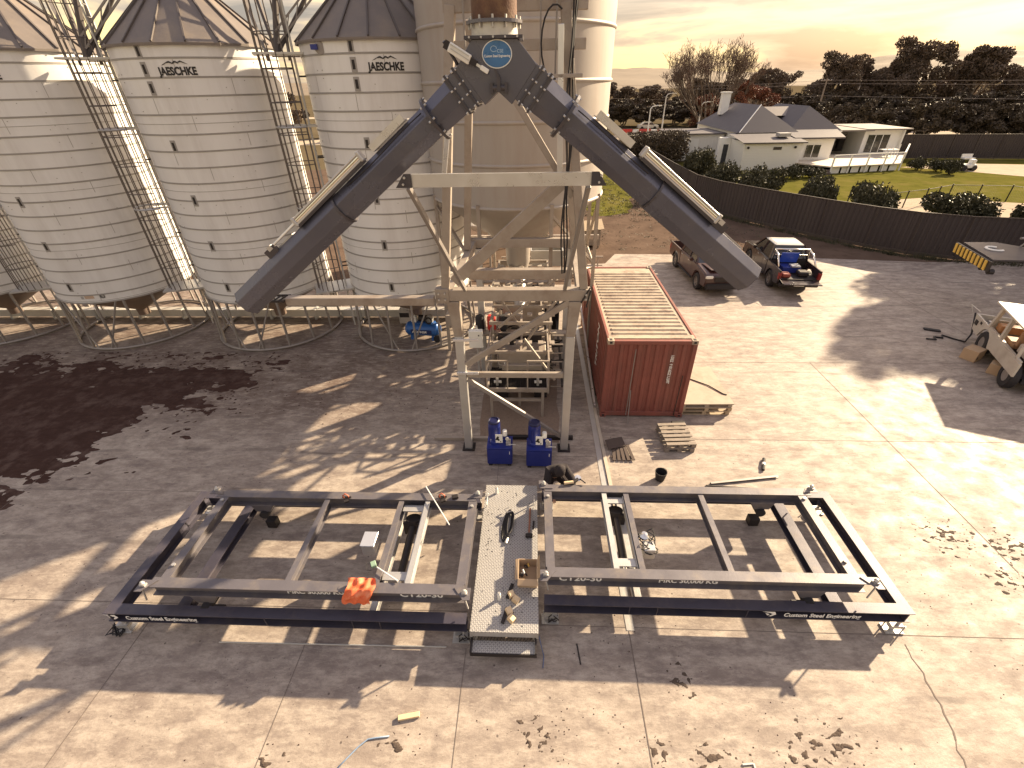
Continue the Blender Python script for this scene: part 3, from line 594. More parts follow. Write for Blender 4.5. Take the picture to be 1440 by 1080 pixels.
for k_, (z_, y_) in enumerate(((1.9, 11.7), (2.6, 12.2), (3.3, 12.9), (2.2, 14.6), (3.0, 15.4))):
    q = MB(); q.bar((-1.25, y_, z_), (.62, y_, z_), .07, .09); q.bar((-1.25, y_+1.2, z_), (.62, y_+1.2, z_), .07, .09)
    for x_ in (-1.2, -.3, .57): q.bar((x_, y_+.04, z_+.003), (x_, y_+1.16, z_+.003), .06, .07)
    for i in range(6): q.bar((-1.15+i*.34, y_+.5, z_+.05), (-1.0+i*.34, y_+.5, z_+.05), .2, .05)
    q.build('stacked_frame', old_steel, t, world=True)
    for x_ in (-1.2, .57): MB().bar((x_, y_+.6, 0), (x_, y_+.6, z_-.04), .06, .06, (0,1,0)).build('frame_post', old_steel, t, world=True)
for a_, b_ in (((-1.3, 12.0, .3), (.7, 12.4, 3.2)), ((.8, 13.0, .4), (-1.3, 13.2, 3.4)), ((-1.4, 15, .6), (.7, 15.2, 2.9)), ((.7, 11.3, 1.2), (-.2, 11.4, 2.5))): MB().bar(a_, b_, .06, .06).build('cross_brace', old_steel, t, world=True)
for i in range(7): MB().bar((.62, 12.0, .5+i*.3), (.95, 12.0, .5+i*.3), .03, .03).build('rung', old_steel, t, world=True)
q = MB()
for x_, y_, z_, sx_, sz_ in ((-.8, 12.6, 1.75, .5, .35), (.1, 12.8, 1.7, .45, .3), (-.3, 13.8, 1.2, .8, .6), (.3, 11.9, .4, .4, .5), (-.9, 11.9, .4, .35, .6)): q.box(x_-sx_/2, x_+sx_/2, y_, y_+.35, z_-sz_/2, z_+sz_/2)
q.build('machine_casing', dark, t, world=True)
# railed platform inside the tower
t = thing('access_platform', (-.5, 12.5, 0), 'low mesh access platform with cream handrails standing inside the tower', 'platform')
PX0, PX1, PY0, PY1, PZ = -1.28, .5, 11.05, 14.0, 1.0
q = MB(); q.bar((PX0, PY0, PZ), (PX1, PY0, PZ), .07, .12); q.bar((PX0, PY1, PZ), (PX1, PY1, PZ), .07, .12); q.bar((PX0, PY0+.05, PZ), (PX0, PY1-.05, PZ), .07, .12); q.bar((PX1, PY0+.05, PZ), (PX1, PY1-.05, PZ), .07, .12); q.build('frame', old_steel, t, world=True)
q = MB()
for i in range(34): q.bar((PX0+.04, PY0+.06+i*.035, PZ+.01), (PX1-.04, PY0+.06+i*.035, PZ+.01), .008, .03)
for i in range(12): q.bar((PX0+.1+i*.145, PY0+.04, PZ+.015), (PX0+.1+i*.145, PY0+1.25, PZ+.015), .012, .03)
q.build('mesh_deck', dark, t, world=True)
for x0, x1 in ((PX0, PX0+.6), (PX1-.6, PX1)):
    q = MB(); z1 = PZ+1.0
    for x_ in (x0, x1): q.bar((x_, PY0-.04, PZ-.05), (x_, PY0-.04, z1-.02), .04, .04, (0,1,0))
    q.bar((x0-.02, PY0-.04, z1), (x1+.02, PY0-.04, z1), .045); q.bar((x0+.02, PY0-.04, PZ+.52), (x1-.02, PY0-.04, PZ+.52), .035); q.build('handrail', old_steel, t, world=True)
for x_ in (PX0, PX1):
    q = MB(); q.bar((x_, PY0, PZ+1.0), (x_, PY1, PZ+1.0), .045); q.bar((x_, PY0, PZ+.52), (x_, PY1, PZ+.52), .035)
    for y_ in (12.0, 13.0, 13.95): q.bar((x_, y_, PZ), (x_, y_, PZ+.98), .04, .04, (0,1,0))
    q.build('handrail', old_steel, t, world=True)
for x_, y_ in ((PX0+.1, PY0+.05), (.35, PY0+.05), (-.35, PY0+.6), (PX0+.2, 13.4), (.35, 13.4)):
    MB().bar((x_, y_, 0), (x_, y_, PZ-.06), .08, .08, (0,1,0)).build('leg', old_steel, t, world=True)
MB().bar((PX0+.15, PY0+.05, .62), (.3, PY0+.05, .62), .06, .09).build('cross_rail', old_steel, t, world=True)
q = MB()
for x_ in (-1.0, .2):
    q.tube((x_, 11.25, PZ+.03), (x_, 11.25, PZ+.3), .04, 8); q.tube((x_-.1, 11.3, PZ+.12), (x_+.12, 11.3, PZ+.12), .05, 8)
q.path([(.15+.13*cos(a), 12.0+.05*a, 1.5+.13*sin(a)) for a in [i*.5 for i in range(14)]], .015, 5); q.path([(-.9+.1*cos(a), 11.9+.03*a, 1.35+.1*sin(a)) for a in [i*.5 for i in range(14)]], .015, 5)
q.build('valve_gear', galv, t, world=True, smooth=30)
# dust/grain sump pad under the tower, curb plank, drain
struct('sump_pad', sheet(rag([(-1.5,9.9),(.8,9.9),(.9,13.5),(-1.6,13.5)], .05, .4, 2), .005), M('grain_dust', (.22, .16, .12), .95, 0, .4, 30, (.12, .08, .06), .5, 8, .5, 60))
struct('drain_channel', MB().box(1.80, 1.95, 4.6, 24, .0045, .009), galv)
for i, (x0, x1, y_) in enumerate(((-2.75, -1.0, 9.9), (-1.0, 1.2, 9.98))):
    tag(MB().box(x0, x1, y_, y_+.1, .0, .12).build('timber_beam', old_steel if i == 0 else dark, bevel=.01), ['long pale beam lying at the foot of the left tower leg', 'dark beam lying on the slab between the tower feet'][i], 'beam', 'beams lying at the tower foot')
tag(MB().bar((2.0, 11.6, .04), (2.0, 18.2, 1.1), .06, .05).build('steel_rail', galv_bright), 'thin bright rail leaning along the long side of the red container', 'rail')
tag(MB().bar((2.1, 12.2, .03), (1.97, 19.2, .9), .03, .03).build('steel_rod', dark), 'thin dark rod lying beside the bright rail along the container', 'rod')

# ------------------------------------------------------------ forked chute
CY = 7.4
t = thing('forked_chute', (-.44, CY, 9.0), 'slate grey two way grain chute hanging in an upturned V with telescopic legs', 'chute')
ctr = V((-.45, CY, 0))
MB().lathe([(.29, 9.16), (.29, 9.6), (.42, 10.4)], 32, (-.5, CY, 0)).build('rusty_hopper', rust, t, world=True, smooth=30)
MB().lathe([(.36, 0), (.36, .035)], 36, (-.5, CY, 9.14), caps=True).build('top_flange', slate, t, world=True)
MB().lathe([(.30, 9.0), (.30, 9.14)], 32, (-.5, CY, 0)).build('neck', galv, t, world=True, smooth=30)
MB().box(-.87, -.13, CY-.3, CY+.3, 8.975, 9.012).build('square_flange', slate_d, t, world=True, bevel=.004)
bolts([((-.5+.325*cos(2*pi*i/12), CY+.325*sin(2*pi*i/12), 9.09), (-.5+.325*cos(2*pi*i/12), CY+.325*sin(2*pi*i/12), 9.215)) for i in range(12)], .014, t)
bolts([((-.8+i*.15, CY-.31, 8.993), (-.8+i*.15, CY-.34, 8.993)) for i in range(5)], .013, t)
MB().prism([(-.78, 8.975), (-.2, 8.975), (.05, 8.70), (-.28, 8.27), (-.46, 8.42), (-.64, 8.27), (-.98, 8.70)], CY-.25, CY+.25, 'y').build('diverter_body', slate, t, world=True, bevel=.004)
q = MB()
for sgn, P0 in ((-1, V((-.46, CY, 8.42))), (1, V((-.46, CY, 8.42)))): pass
MB().lathe([(0, 0), (.235, 0), (.235, .006), (0, .006)], 48, (0,0,0)).build  # (badge below)
bd = MB(); n = 48
for (rx, rz, y0, y1, nm, mt_) in ((.192, .152, .262, .256, 'badge_rim', white_p), (.180, .140, .266, .263, 'badge', M('badge_blue', (.045, .15, .33), .3, 0, .4, 6))):
    o = MB().prism([(-.46+rx*cos(2*pi*i/n), 8.82+rz*sin(2*pi*i/n)) for i in range(n)], CY-y0, CY-y1, 'y').build(nm, mt_, t, world=True)
word('Custom Steel Engineering', .038, (-.46, CY-.268, 8.80), t, white_t, off=.0006, sx=.84)
word('CSE', .05, (-.42, CY-.268, 8.85), t, M('badge_pale', (.4, .55, .7), .4), off=.0004)
q = MB(); q.path([(-.50+.035*cos(a)*(1+a*.05), CY-.268, 8.875+.03*sin(a)) for a in [i*.5 for i in range(12)]], .004, 4); q.build('badge_swirl', MATS['badge_pale'], t, world=True)
# diverter actuator
A0, A1 = V((-1.10, CY-.33, 8.93)), V((-.80, CY-.33, 8.76))
d_ = (A1-A0).normalized()
ac = MB().bar(A0+d_*.05, A1, .1, .11).build('diverter_cylinder', white_p, t, world=True, bevel=.01)
MB().bar(A0+d_*.08+V((0,-.058,.035)), A1-d_*.01+V((0,-.058,.035)), .012, .012).bar(A0+d_*.08+V((0,-.058,-.01)), A1-d_*.01+V((0,-.058,-.01)), .012, .012).build('tie_rod', galv, ac, world=True)
MB().bar(A0-d_*.01, A0+d_*.048, .085, .095).build('end_cap', dark, t, world=True); MB().bar(A1+d_*.002, A1+d_*.09, .07, .07).build('end_cap', dark, t, world=True)
MB().bar(A1+d_*.09, A1+d_*.17, .03, .03).build('rod', galv_bright, t, world=True); MB().bar(A1+d_*.15, A1+d_*.26, .05, .055).build('clevis', white_p, t, world=True, bevel=.006)
MB().bar((-.49, CY-.34, 8.66), (-.445, CY-.34, 8.58), .035, .03).bar((-.445, CY-.34, 8.585), (-.445, CY-.34, 8.47), .045, .03).tube((-.445, CY-.36, 8.45), (-.445, CY-.25, 8.45), .03, 12).build('lever', slate_d, t, world=True)
MB().tube((-.53, CY-.3, 8.46), (-.36, CY-.3, 8.46), .032, 12).box(-.56, -.52, CY-.33, CY-.25, 8.4, 8.52).box(-.37, -.33, CY-.33, CY-.25, 8.4, 8.52).build('pivot_bearing', slate_d, t, world=True)
MB().bar((-1.12, CY-.33, 8.96), (-.98, CY-.2, 8.72), .03, .03).build('actuator_bracket', slate_d, t, world=True)
def chute_leg(sgn, Lj, Lend, rod):
    d = V((sgn*.798, 0, -.603)); u = V((sgn*.603, 0, .798)); st = V((-.46+sgn*.26, CY, 8.60))     # direction down the chute; u is the outer normal
    C_ = lambda s_: st+d*s_
    # square sections with flanges
    MB().bar(C_(.02), C_(.4), .484, .48, u).build('square_throat', slate, t, world=True, bevel=.004)
    for s_ in (.06, .20):
        f_ = MB().bar(C_(s_+.14), C_(s_+.17), .56, .545, u).build('flange', slate_d, t, world=True, bevel=.003)
        for a in (-.25, -.08, .08, .25):
            bolts([(C_(s_+.12)+V((0, a, 0))+u*.25, C_(s_+.20)+V((0, a, 0))+u*.25), (C_(s_+.12)+V((0, -.262, 0))+u*a*.9, C_(s_+.20)+V((0, -.262, 0))+u*a*.95), (C_(s_+.12)+V((0, a, 0))-u*.25, C_(s_+.20)+V((0, a, 0))-u*.25)], .013, f_)
    # square to octagon transition
    n = 8; ro = .235; v0 = []; v1 = []
    for i in range(n):
        a = 2*pi*(i+.5)/n; c_, s_ = cos(a), sin(a); k = max(abs(c_), abs(s_)); v0.append(C_(.4)+V((0, 1, 0))*(c_/k*.24)+u*(s_/k*.235)); v1.append(C_(.80)+V((0, 1, 0))*(c_*ro)+u*(s_*ro))
    MB().add(v0+v1, [(i, (i+1)%n, n+(i+1)%n, n+i) for i in range(n)]).build('transition', slate, t, world=True)
    MB().tube(C_(.80), C_(.84), .31, 32).build('ring_flange', slate_d, t, world=True)
    bolts([(C_(.77)+(V((0, 1, 0))*cos(a)+u*sin(a))*.28, C_(.87)+(V((0, 1, 0))*cos(a)+u*sin(a))*.28) for a in [2*pi*i/8 for i in range(8)]], .016, t)
    def octo(s0_, s1_, r, name, thick=.012):
        m = 24; pr = []
        rr = lambda a: r*(1+.035*cos(8*(a-pi/8))*-1)
        vs = []
        for s_, q_ in ((s0_, r), (s1_, r), (s1_, r-thick), (s0_, r-thick)):
            for i in range(8):
                a = 2*pi*(i+.5)/8
                vs.append(C_(s_)+(V((0, 1, 0))*cos(a)+u*sin(a))*q_/cos(pi/8)*.97)
        fs = [(j*8+i, ((j+1)%4)*8+i, ((j+1)%4)*8+(i+1)%8, j*8+(i+1)%8) for j in range(4) for i in range(8)]
        return MB().add(vs, fs).build(name, slate, t, world=True, bevel=.02, seg=3, smooth=35)
    octo(.84, Lj+.25, .225, 'upper_tube'); octo(Lj, Lend, .245, 'telescopic_tube')
    MB().tube(C_(Lj-.005), C_(Lj+.03), .256, 16).build('seal_band', slate_d, t, world=True)
    # guard plate and actuator on the upper side
    g = MB().bar(C_(1.15)+u*.25, C_(1.80)+u*.25, .3, .012, u); g.bar(C_(1.15)+u*.3+V((0, -.14, 0)), C_(1.80)+u*.3+V((0, -.14, 0)), .012, .09, u); g.build('guard_plate', galv_bright, t, world=True)
    for i in range(5): pass
    a0, a1 = 2.0, 3.5
    off = u*.33+V((0, -.1, 0))
    MB().bar(C_(a0)+u*.255+V((0,-.1,0)), C_(a1+.02)+u*.255+V((0,-.1,0)), .14, .05, u).build('actuator_rail', slate_d, t, world=True)
    MB().tube(C_(a0)+off, C_(a1)+off, .062, 20).build('cylinder', chrome, t, world=True, smooth=35)
    MB().tube(C_(a0)+off+u*.045+V((0,-.06,0)), C_(a1)+off+u*.045+V((0,-.06,0)), .014, 8).tube(C_(a0)+off-u*.045+V((0,-.06,0)), C_(a1)+off-u*.045+V((0,-.06,0)), .014, 8).build('tie_rod', galv, t, world=True)
    for s_ in (a0-.03, a1): MB().bar(C_(s_)+off, C_(s_+.05)+off, .16, .15, u).build('end_cap', galv, t, world=True, bevel=.01)
    MB().tube(C_(a1+.05)+off, C_(a1+.05+rod)+off, .022, 10).build('rod', galv_bright, t, world=True, smooth=35)
    MB().bar(C_(a1+.05+rod)+off, C_(a1+.14+rod)+off, .07, .07, u).build('clevis', galv, t, world=True)
    MB().bar(C_(a1+.0+rod)+u*.28+V((0,-.1,0)), C_(a1+.24+rod)+u*.28+V((0,-.1,0)), .05, .13, u).build('rod_bracket', slate_d, t, world=True)
    MB().bar(C_(a1+.3)+u*.256+V((0,.05,0)), C_(a1+.75)+u*.256+V((0,.05,0)), .14, .02, u).build('wear_strip', galv, t, world=True)
    q = MB()
    for i in range(26):
        s_ = .95+i*.12
        if s_ < 0: q.tube(C_(s_)+V((0, -.232, 0))+u*.03*(1 if i % 2 else -1), C_(s_)+V((0, -.225, 0))+u*.03, .005, 4)
    q.path([C_(.9+i*.22)+V((0, -.19, 0))+u*(.16+.01*sin(i)) for i in range(int((Lj-.9)/.22))], .009, 5); q.build('air_line', dark, t, world=True, smooth=1)
chute_leg(-1, 2.78, 5.42, .62); chute_leg(1, 2.5, 4.72, .03)
# galvanised spreader channel with brackets
MB().chan((-1.78, CY-.22, 7.33), (.86, CY-.22, 7.33), .07, .18, .012, side=-1).build('spreader_channel', galv_bright, t, world=True)
for x0, x1, s_ in ((-2.02, -1.775, -1), (.855, 1.08, 1)):
    p_ = [(x0, 7.24), (x1, 7.24), (x1, 7.43), (x0+(.14 if s_ < 0 else 0), 7.43)] if s_ < 0 else [(x0, 7.24), (x1, 7.24), (x1-.12, 7.43), (x0, 7.43)]
    b_ = MB().prism(p_, CY-.245, CY-.23, 'y').build('spreader_bracket', slate_d, t, world=True)
    q = MB()
    for z_ in (7.29, 7.38): q.tube(((x0+x1)/2+(z_-7.3)*.3, CY-.245, z_), ((x0+x1)/2+(z_-7.3)*.3, CY-.27, z_), .018, 6)
    q.build('bolt', galv, b_, world=True)

# ------------------------------------------------------------ tilting weigh cradles
def cradle(name_lbl, X0, X1, Y0, Y1, mirror, lbl, txts):
    """X0..X1 base extent; mirror False: inner (platform) end at X0."""
    t = thing('container_cradle', ((X0+X1)/2, (Y0+Y1)/2, 0), lbl, 'cradle', 'pair of steel container cradles')
    W_ = X1-X0
    fx = (lambda a: X1-a) if mirror else (lambda a: X0+a)      # a measured from the platform end
    def hb(a0, a1): return (min(fx(a0), fx(a1)), max(fx(a0), fx(a1)))
    zt, hb_ = .58, .26; zc = zt-hb_/2
    def beam(name, mat, a0, y0, a1, y1, z, wd, h, par=t): return MB().ib((fx(a0), y0, z), (fx(a1), y1, z), wd, h).build(name, mat, par, world=True)
    hh = hb_/2; sec = [(-.1,-hh),(.1,-hh),(.1,-hh+.018),(-.07,-hh+.018),(-.07,hh-.018),(.1,hh-.018),(.1,hh),(-.1,hh),(-.1,hh-.018),(-.084,hh-.018),(-.084,-hh+.018),(-.1,-hh+.018)]
    a_, b_ = sorted((fx(0), fx(W_-.2))); MB().sect((b_, Y0+.1, zc), (a_, Y0+.1, zc), [(-x_, y_) for x_, y_ in sec][::-1] if False else [(-q_[0], q_[1]) for q_ in sec], (0,0,1)).build('base_front_beam', cradle_low, t, world=True)
    beam('base_rear_beam', cradle_low, 0, Y1-.1, W_-.2, Y1-.1, zc, .2, hb_)
    beam('base_end_beam', cradle_low, W_-.1, Y0, W_-.1, Y1, zc, .2, hb_)
    for a in (1.55, 2.05, 3.65): MB().box(*sorted((fx(a)-.006, fx(a)+.006)), Y0-.0, Y0+.0145, zt-hb_+.019, zt-.019).build('stiffener', cradle_low, t, world=True)
    # inner low beams seen through the frame
    for a, wd in ((5.32, .22), (1.75, .12)):
        beam('base_cross_beam', cradle_low if a > 4 else galv, a, Y0+.2, a, Y1-.2, .4, wd, .2)
    # upper frame
    uz, uh = 1.05, .26; uc = uz-uh/2; UY0, UY1 = Y0+.25, Y1-.38; UX = 5.78 if not mirror else 5.82
    beam('front_beam', cradle_paint, .05, UY0+.1, UX-.05, UY0+.1, uc, .2, uh)
    beam('rear_beam', cradle_paint, .05, UY1-.1, UX-.05, UY1-.1, uc, .2, uh)
    for a in (.11, UX-.25): beam('end_beam', cradle_paint, a, UY0+.205, a, UY1-.205, uc+.003, .17, uh-.02)
    mids = (1.33, 1.80, 3.40) if not mirror else (1.08, 1.65, 3.28)
    for i, a in enumerate(mids):
        beam('cross_member', cradle_paint if i else galv, a, UY0+.205, a, UY1-.205, uc, .11 if i else .1, .22)
        if i == (1 if not mirror else 0): MB().bar((fx(a)-.07, UY0+.25, uc-.02), (fx(a)-.07, UY1-.25, uc-.02), .015, .18).build('side_plate', galv, t, world=True)
    m0, m1 = mids[0], mids[1]
    for y_ in (UY0+.38, UY1-.36): MB().bar((fx(m0+.06), y_, uc+.02), (fx(m1-.06), y_, uc+.02), .13, .03).bar((fx(m0+.06), y_+.1, uc-.05), (fx(m1-.06), y_+.1, uc-.05), .04, .13).build('tie_channel', galv, t, world=True)
    # hydraulic ram between the inner cross members
    xm = fx((m0+m1)/2)
    rm = MB().tube((xm, UY0+.6, .62), (xm, UY1-.55, .7), .075, 16).build('ram', dark, t, world=True, smooth=35); MB().tube((xm, UY0+.25, .6), (xm, UY0+.6, .62), .04, 12).build('ram_rod', chrome, rm, world=True, smooth=35)
    MB().lathe([(.0, -.09), (.16, -.09), (.16, .09), (0, .09)], 20, (xm, UY1-.5, .72), axis=(0, .3, 1)).build('ram_head', dark, t, world=True)
    MB().box(xm-.2, xm+.2, UY1-.62, UY1-.56, .45, .8).build('ram_bracket', dark, t, world=True)
    # pivot posts and gussets at the far end
    for y_, s_ in ((UY0+.1, 1), (UY1-.1, -1)):
        a = UX-1.0
        g = MB().prism([(fx(a-.25), uz-uh+.0), (fx(a+.28), uz-uh+.0), (fx(a+.2), .58), (fx(a-.12), .58)], y_-.1, y_+.1, 'y').build('pivot_gusset', cradle_paint, t, world=True, bevel=.01)
        MB().tube((fx(a+.02), y_+.16*s_, .52), (fx(a+.02), y_-.2*s_, .52), .1, 18).build('pivot_pin', black, t, world=True, smooth=35)
        MB().box(*sorted((fx(a-.1), fx(a+.12))), y_-.09, y_+.09, .02, .24).build('pivot_block', dark, t, world=True, bevel=.01)
    # twist locks
    for a in (.02, UX+.02):
        for y_ in (UY0+.02, UY1-.02):
            s_ = -1 if a < 1 else 1; yy = -1 if y_ < UY0+1 else 1
            pl = MB().prism([(fx(a-.2*s_*1), y_-.11*yy), (fx(a+.1*s_), y_-.11*yy), (fx(a+.1*s_), y_+.12*yy), (fx(a-.02*s_), y_+.12*yy)], uz+.002, uz+.018).build('lock_plate', cradle_paint, t, world=True)
            tl = MB().box(fx(a)-.05, fx(a)+.05, y_-.035, y_+.035, uz+.018, uz+.05).lathe([(.03, 0), (.045, .03), (.02, .07), (0, .075)], 12, (fx(a), y_, uz+.05)).build('twist_lock', galv, t, world=True, smooth=35)
            MB().bar((fx(a), y_+yy*.05, uz-.02), (fx(a)-.05*s_, y_+yy*.07, uz-.33), .02, .02).build('lock_handle', galv, tl, world=True)
    # load cell feet
    for a in (.12, W_-.15):
        for y_ in (Y0+.05, Y1-.1):
            x_ = fx(a)
            ft = MB().box(x_-.16, x_+.16, y_-.1, y_+.1, .006, .03).box(x_-.1, x_+.12, y_-.05, y_+.05, .1, .18).tube((x_, y_, .03), (x_, y_, .1), .035, 10).tube((x_+.05, y_, .18), (x_+.05, y_, zt-hb_), .03, 10).tube((x_-.12, y_+.06, .03), (x_-.12, y_+.06, .2), .012, 6).tube((x_+.13, y_-.06, .03), (x_+.13, y_-.06, .2), .012, 6).build('load_cell_foot', galv, t, world=True, smooth=35)
            if a > 1 and y_ < Y0+1 and mirror: MB().path([(x_-.1+.14*sin(i*1.3), y_-.02+.12*cos(i*1.7)-.05, .03+.02*(i % 5)) for i in range(22)], .011, 5).build('cable_coil', black, ft, world=True, smooth=1)
            if a < 1 and y_ < Y0+1: MB().path([(x_+.05+.11*sin(i*1.5), y_-.02+.1*cos(i*1.9), .05+.03*(i % 6)) for i in range(16)], .01, 5).build('cable_coil', dark, ft, world=True, smooth=1)
    for a, yy, z_ in ((UX-.25, UY0+.45, uz), (UX-.25, UY1-.3, uz), (.11, UY1-.35, uz)):
        MB().lathe([(.035, 0), (.035, .03), (0, .032)], 8, (fx(a), yy, z_+.002)).build('bolt_head', galv, t, world=True)
    for body, size, a, which in txts:
        y_ = (Y0+.013) if which == 'base' else (UY0+.1-.0115)
        if which == 'base':
            word(body, size, (fx(a), y_, zc-.022), t, white_t, sx=.86, off=.003)
            tw = 1.62; lx = fx(a)-tw/2-.1
            MB().prism([(lx-.16, zc+.07), (lx+.06, zc+.07), (lx+.1, zc-.01), (lx+.02, zc-.07), (lx-.02, zc-.07), (lx+.04, zc), (lx-.02, zc+.035)], y_-.002, y_+.0, 'y').build('company_emblem', white_t, t, world=True)
            MB().prism([(lx-.1, zc+.02), (lx-.02, zc+.0), (lx-.04, zc-.05)], y_-.002, y_+.0, 'y').build('company_emblem', white_t, t, world=True)
        else: word(body, size, (fx(a), y_, uc-.045), t, white_t, sx=1.08 if body[0] == 'C' else .93, off=.004)
    return t
lc = cradle('a', -7.78, -1.12, 4.32, 7.3, True, 'left steel container cradle with an orange cloth over its front beam', [('Custom Steel Engineering', .15, 5.62, 'base'), ('CT20-30', .2, .82, 'up'), ('MRC 30,000 KG', .17, 2.75, 'up')])
rc = cradle('b', .27, 6.8, 4.72, 7.62, False, 'right steel container cradle with a small wired gearbox hung inside', [('Custom Steel Engineering', .15, 4.98, 'base'), ('CT20-30', .2, .66, 'up'), ('MRC 30,000 KG', .17, 2.62, 'up')])

# walkway between the cradles
t = thing('walkway', (-.44, 5.9, 0), 'checker plate walkway with a lower front step between the two cradles', 'walkway')
MB().box(-1.04, .16, 4.21, 7.68, .53, .55).build('deck_plate', checker, t, world=True)
MB().box(-1.04, -1.0, 4.21, 7.68, .36, .528).box(.12, .16, 4.21, 7.68, .36, .528).box(-1.0, .12, 4.21, 4.25, .4, .528).build('side_rail', galv, t, world=True)
MB().box(-1.0, .1, 3.99, 4.2, .27, .285).build('step_plate', checker, t, world=True); MB().box(-1.0, .1, 3.97, 3.988, .2, .285).box(-1.03, -1.002, 3.97, 4.3, .2, .34).box(.102, .13, 3.97, 4.3, .2, .34).build('step_frame', dark, t, world=True)
q = MB()
for i in range(19): q.bar((-.98+i*.058, 4.206, .29), (-.95+i*.058, 4.206, .39), .012, .006)
q.build('riser_mesh', dark, t, world=True)
for x_, y_ in ((-.98, 4.4), (.1, 4.4), (-.98, 7.5), (.1, 7.5)): MB().box(x_-.04, x_+.04, y_-.04, y_+.04, 0, .36).build('leg', galv, t, world=True)
for x_ in (-.98, .085): MB().path([(x_, 7.0, .55), (x_, 7.0, .63), (x_, 7.35, .63), (x_, 7.35, .55)], .012, 6).build('grab_handle', galv_bright, t, world=True)
DZ = .551
t = thing('air_hose', (-.5, 6.5, DZ), 'looped dark air hose lying on the walkway', 'hose')
q = MB()
for k in range(5): q.path([(-.5+.02*k+.085*sin(a)*(1-.12*k)+.05*cos(a), 6.5+(.42-.03*k)*cos(a+.1*k), DZ+.02+.018*k+.01*sin(3*a)) for a in [i*2*pi/28 for i in range(28)]], .013, 6, True)
q.build('hose', black, t, world=True, smooth=1)
MB().path([(-.38, 6.85, DZ+.06), (-.5, 6.78, DZ+.09), (-.57, 6.86, DZ+.1), (-.48, 6.92, DZ+.1)], .016, 6).tube((-.5, 6.02, DZ+.03), (-.47, 6.14, DZ+.03), .035, 10).build('coupling', galv, t, world=True)
t = thing('sledgehammer', (0, 6.6, DZ), 'long handled sledgehammer lying on the walkway near its right edge', 'hammer')
MB().tube((-.0, 6.95, DZ+.04), (-.02, 6.3, DZ+.04), .018, 10).build('handle', M('hammer_handle', (.3, .12, .07), .6), t, world=True, smooth=1); MB().cb((-.02, 6.22, DZ+.04), (.15, .075, .075)).build('head', dark, t, world=True, bevel=.01)
tag(MB().bar((.08, 6.62, DZ+.012), (.07, 6.42, DZ+.012), .035, .02).build('steel_bracket', dark), 'short dark steel piece lying right of the sledgehammer', 'bracket')
t = thing('tool_box', (-.03, 5.3, DZ), 'open cardboard box full of tools on the walkway', 'cardboard box')
openbox(-.22, .14, 5.06, 5.5, DZ, DZ+.26, .012).build('carton', card, t, world=True)
MB().add([(-.22, 5.06, DZ+.262), (.14, 5.06, DZ+.262), (.16, 4.97, DZ+.2), (-.23, 4.97, DZ+.2)], [(0,1,2,3)]).add([(.141, 5.06, DZ+.262), (.141, 5.5, DZ+.262), (.19, 5.52, DZ+.4), (.19, 5.04, DZ+.38)], [(0,1,2,3)]).add([(-.221, 5.06, DZ+.262), (-.221, 5.5, DZ+.262), (-.28, 5.5, DZ+.24), (-.28, 5.08, DZ+.22)], [(0,1,2,3)]).build('flaps', card, t, world=True)
rn = random.Random(9)
for i in range(7):
    a = (rn.uniform(-.17, .09), rn.uniform(5.12, 5.44)); b_ = (a[0]+rn.uniform(-.08, .08), a[1]+rn.uniform(-.1, .1))
    o = MB().tube((*a, DZ+.1+.025*i), (min(max(b_[0], -.19), .11), b_[1], DZ+.14+.025*i), rn.uniform(.015, .035), 8).build('hand_tool', [black, dark, galv, black, M('yellow_tool', (.5, .3, .05)), dark, galv][i], bevel=.004); tag(o, ['black gripped tool at the bottom of the open box', 'dark steel tool low in the open box', 'bright steel tool halfway up in the open box', 'black tool crossing the middle of the open box', 'yellow bodied tool in the open box', 'dark tool near the top of the open box', 'bright tool on top of the heap in the open box'][i], 'tool', 'tools in the cardboard box')
def can(loc, lbl, mt_=white_p, h=.2):
    o = thing('spray_can', loc, lbl, 'can', 'cans on the walkway'); MB().lathe([(0, 0), (.033, 0), (.034, h*.8), (.025, h*.86), (.0, h*.86)], 16).build('body', mt_, o, smooth=35); MB().lathe([(.022, h*.86), (.022, h), (0, h)], 12).build('cap', galv, o, smooth=35); return o
can((-.56, 4.82, DZ), 'white spray can standing at the front of the walkway beside the wood blocks'); can((-.78, 7.42, DZ), 'white can standing at the back left corner of the walkway')
for i, (x_, y_, rz, lbl) in enumerate(((-.37, 4.97, .3, 'dark steel bar bracket lying near the open box'), (-.44, 4.5, .25, 'dark steel bar bracket lying near the walkway front edge'))):
    tag(MB().cb((x_, y_, DZ+.025), (.06, .3, .045), -rz).build('bar_bracket', dark, bevel=.006), lbl, 'bracket', 'dark brackets by the wood blocks')
for i, (x_, y_, rz) in enumerate(((-.34, 4.88, .5), (-.25, 4.78, 1.0), (-.37, 4.56, .5), (-.32, 4.42, .9))):
    tag(MB().cb((x_, y_, DZ+.06), (.1, .12, .1), rz, .2, .15).build('wood_block', timber_b, bevel=.004), ['pale wood block in the rear pair, left of its neighbour', 'pale wood block in the rear pair, nearest the open box', 'pale wood block in the front pair, farther from the walkway edge', 'pale wood block nearest the front edge of the walkway'][i], 'wood block', 'wood blocks on the walkway')
mb = MB()
for i in range(60): mb.cb((rn.uniform(-.95, .1), rn.uniform(4.3, 7.5), DZ+.004), (.02, .012, .008), rn.uniform(0, 3))
tag(mb.build('metal_offcuts', dark), 'tiny dark offcuts strewn over the walkway', 'offcuts', kind='stuff')

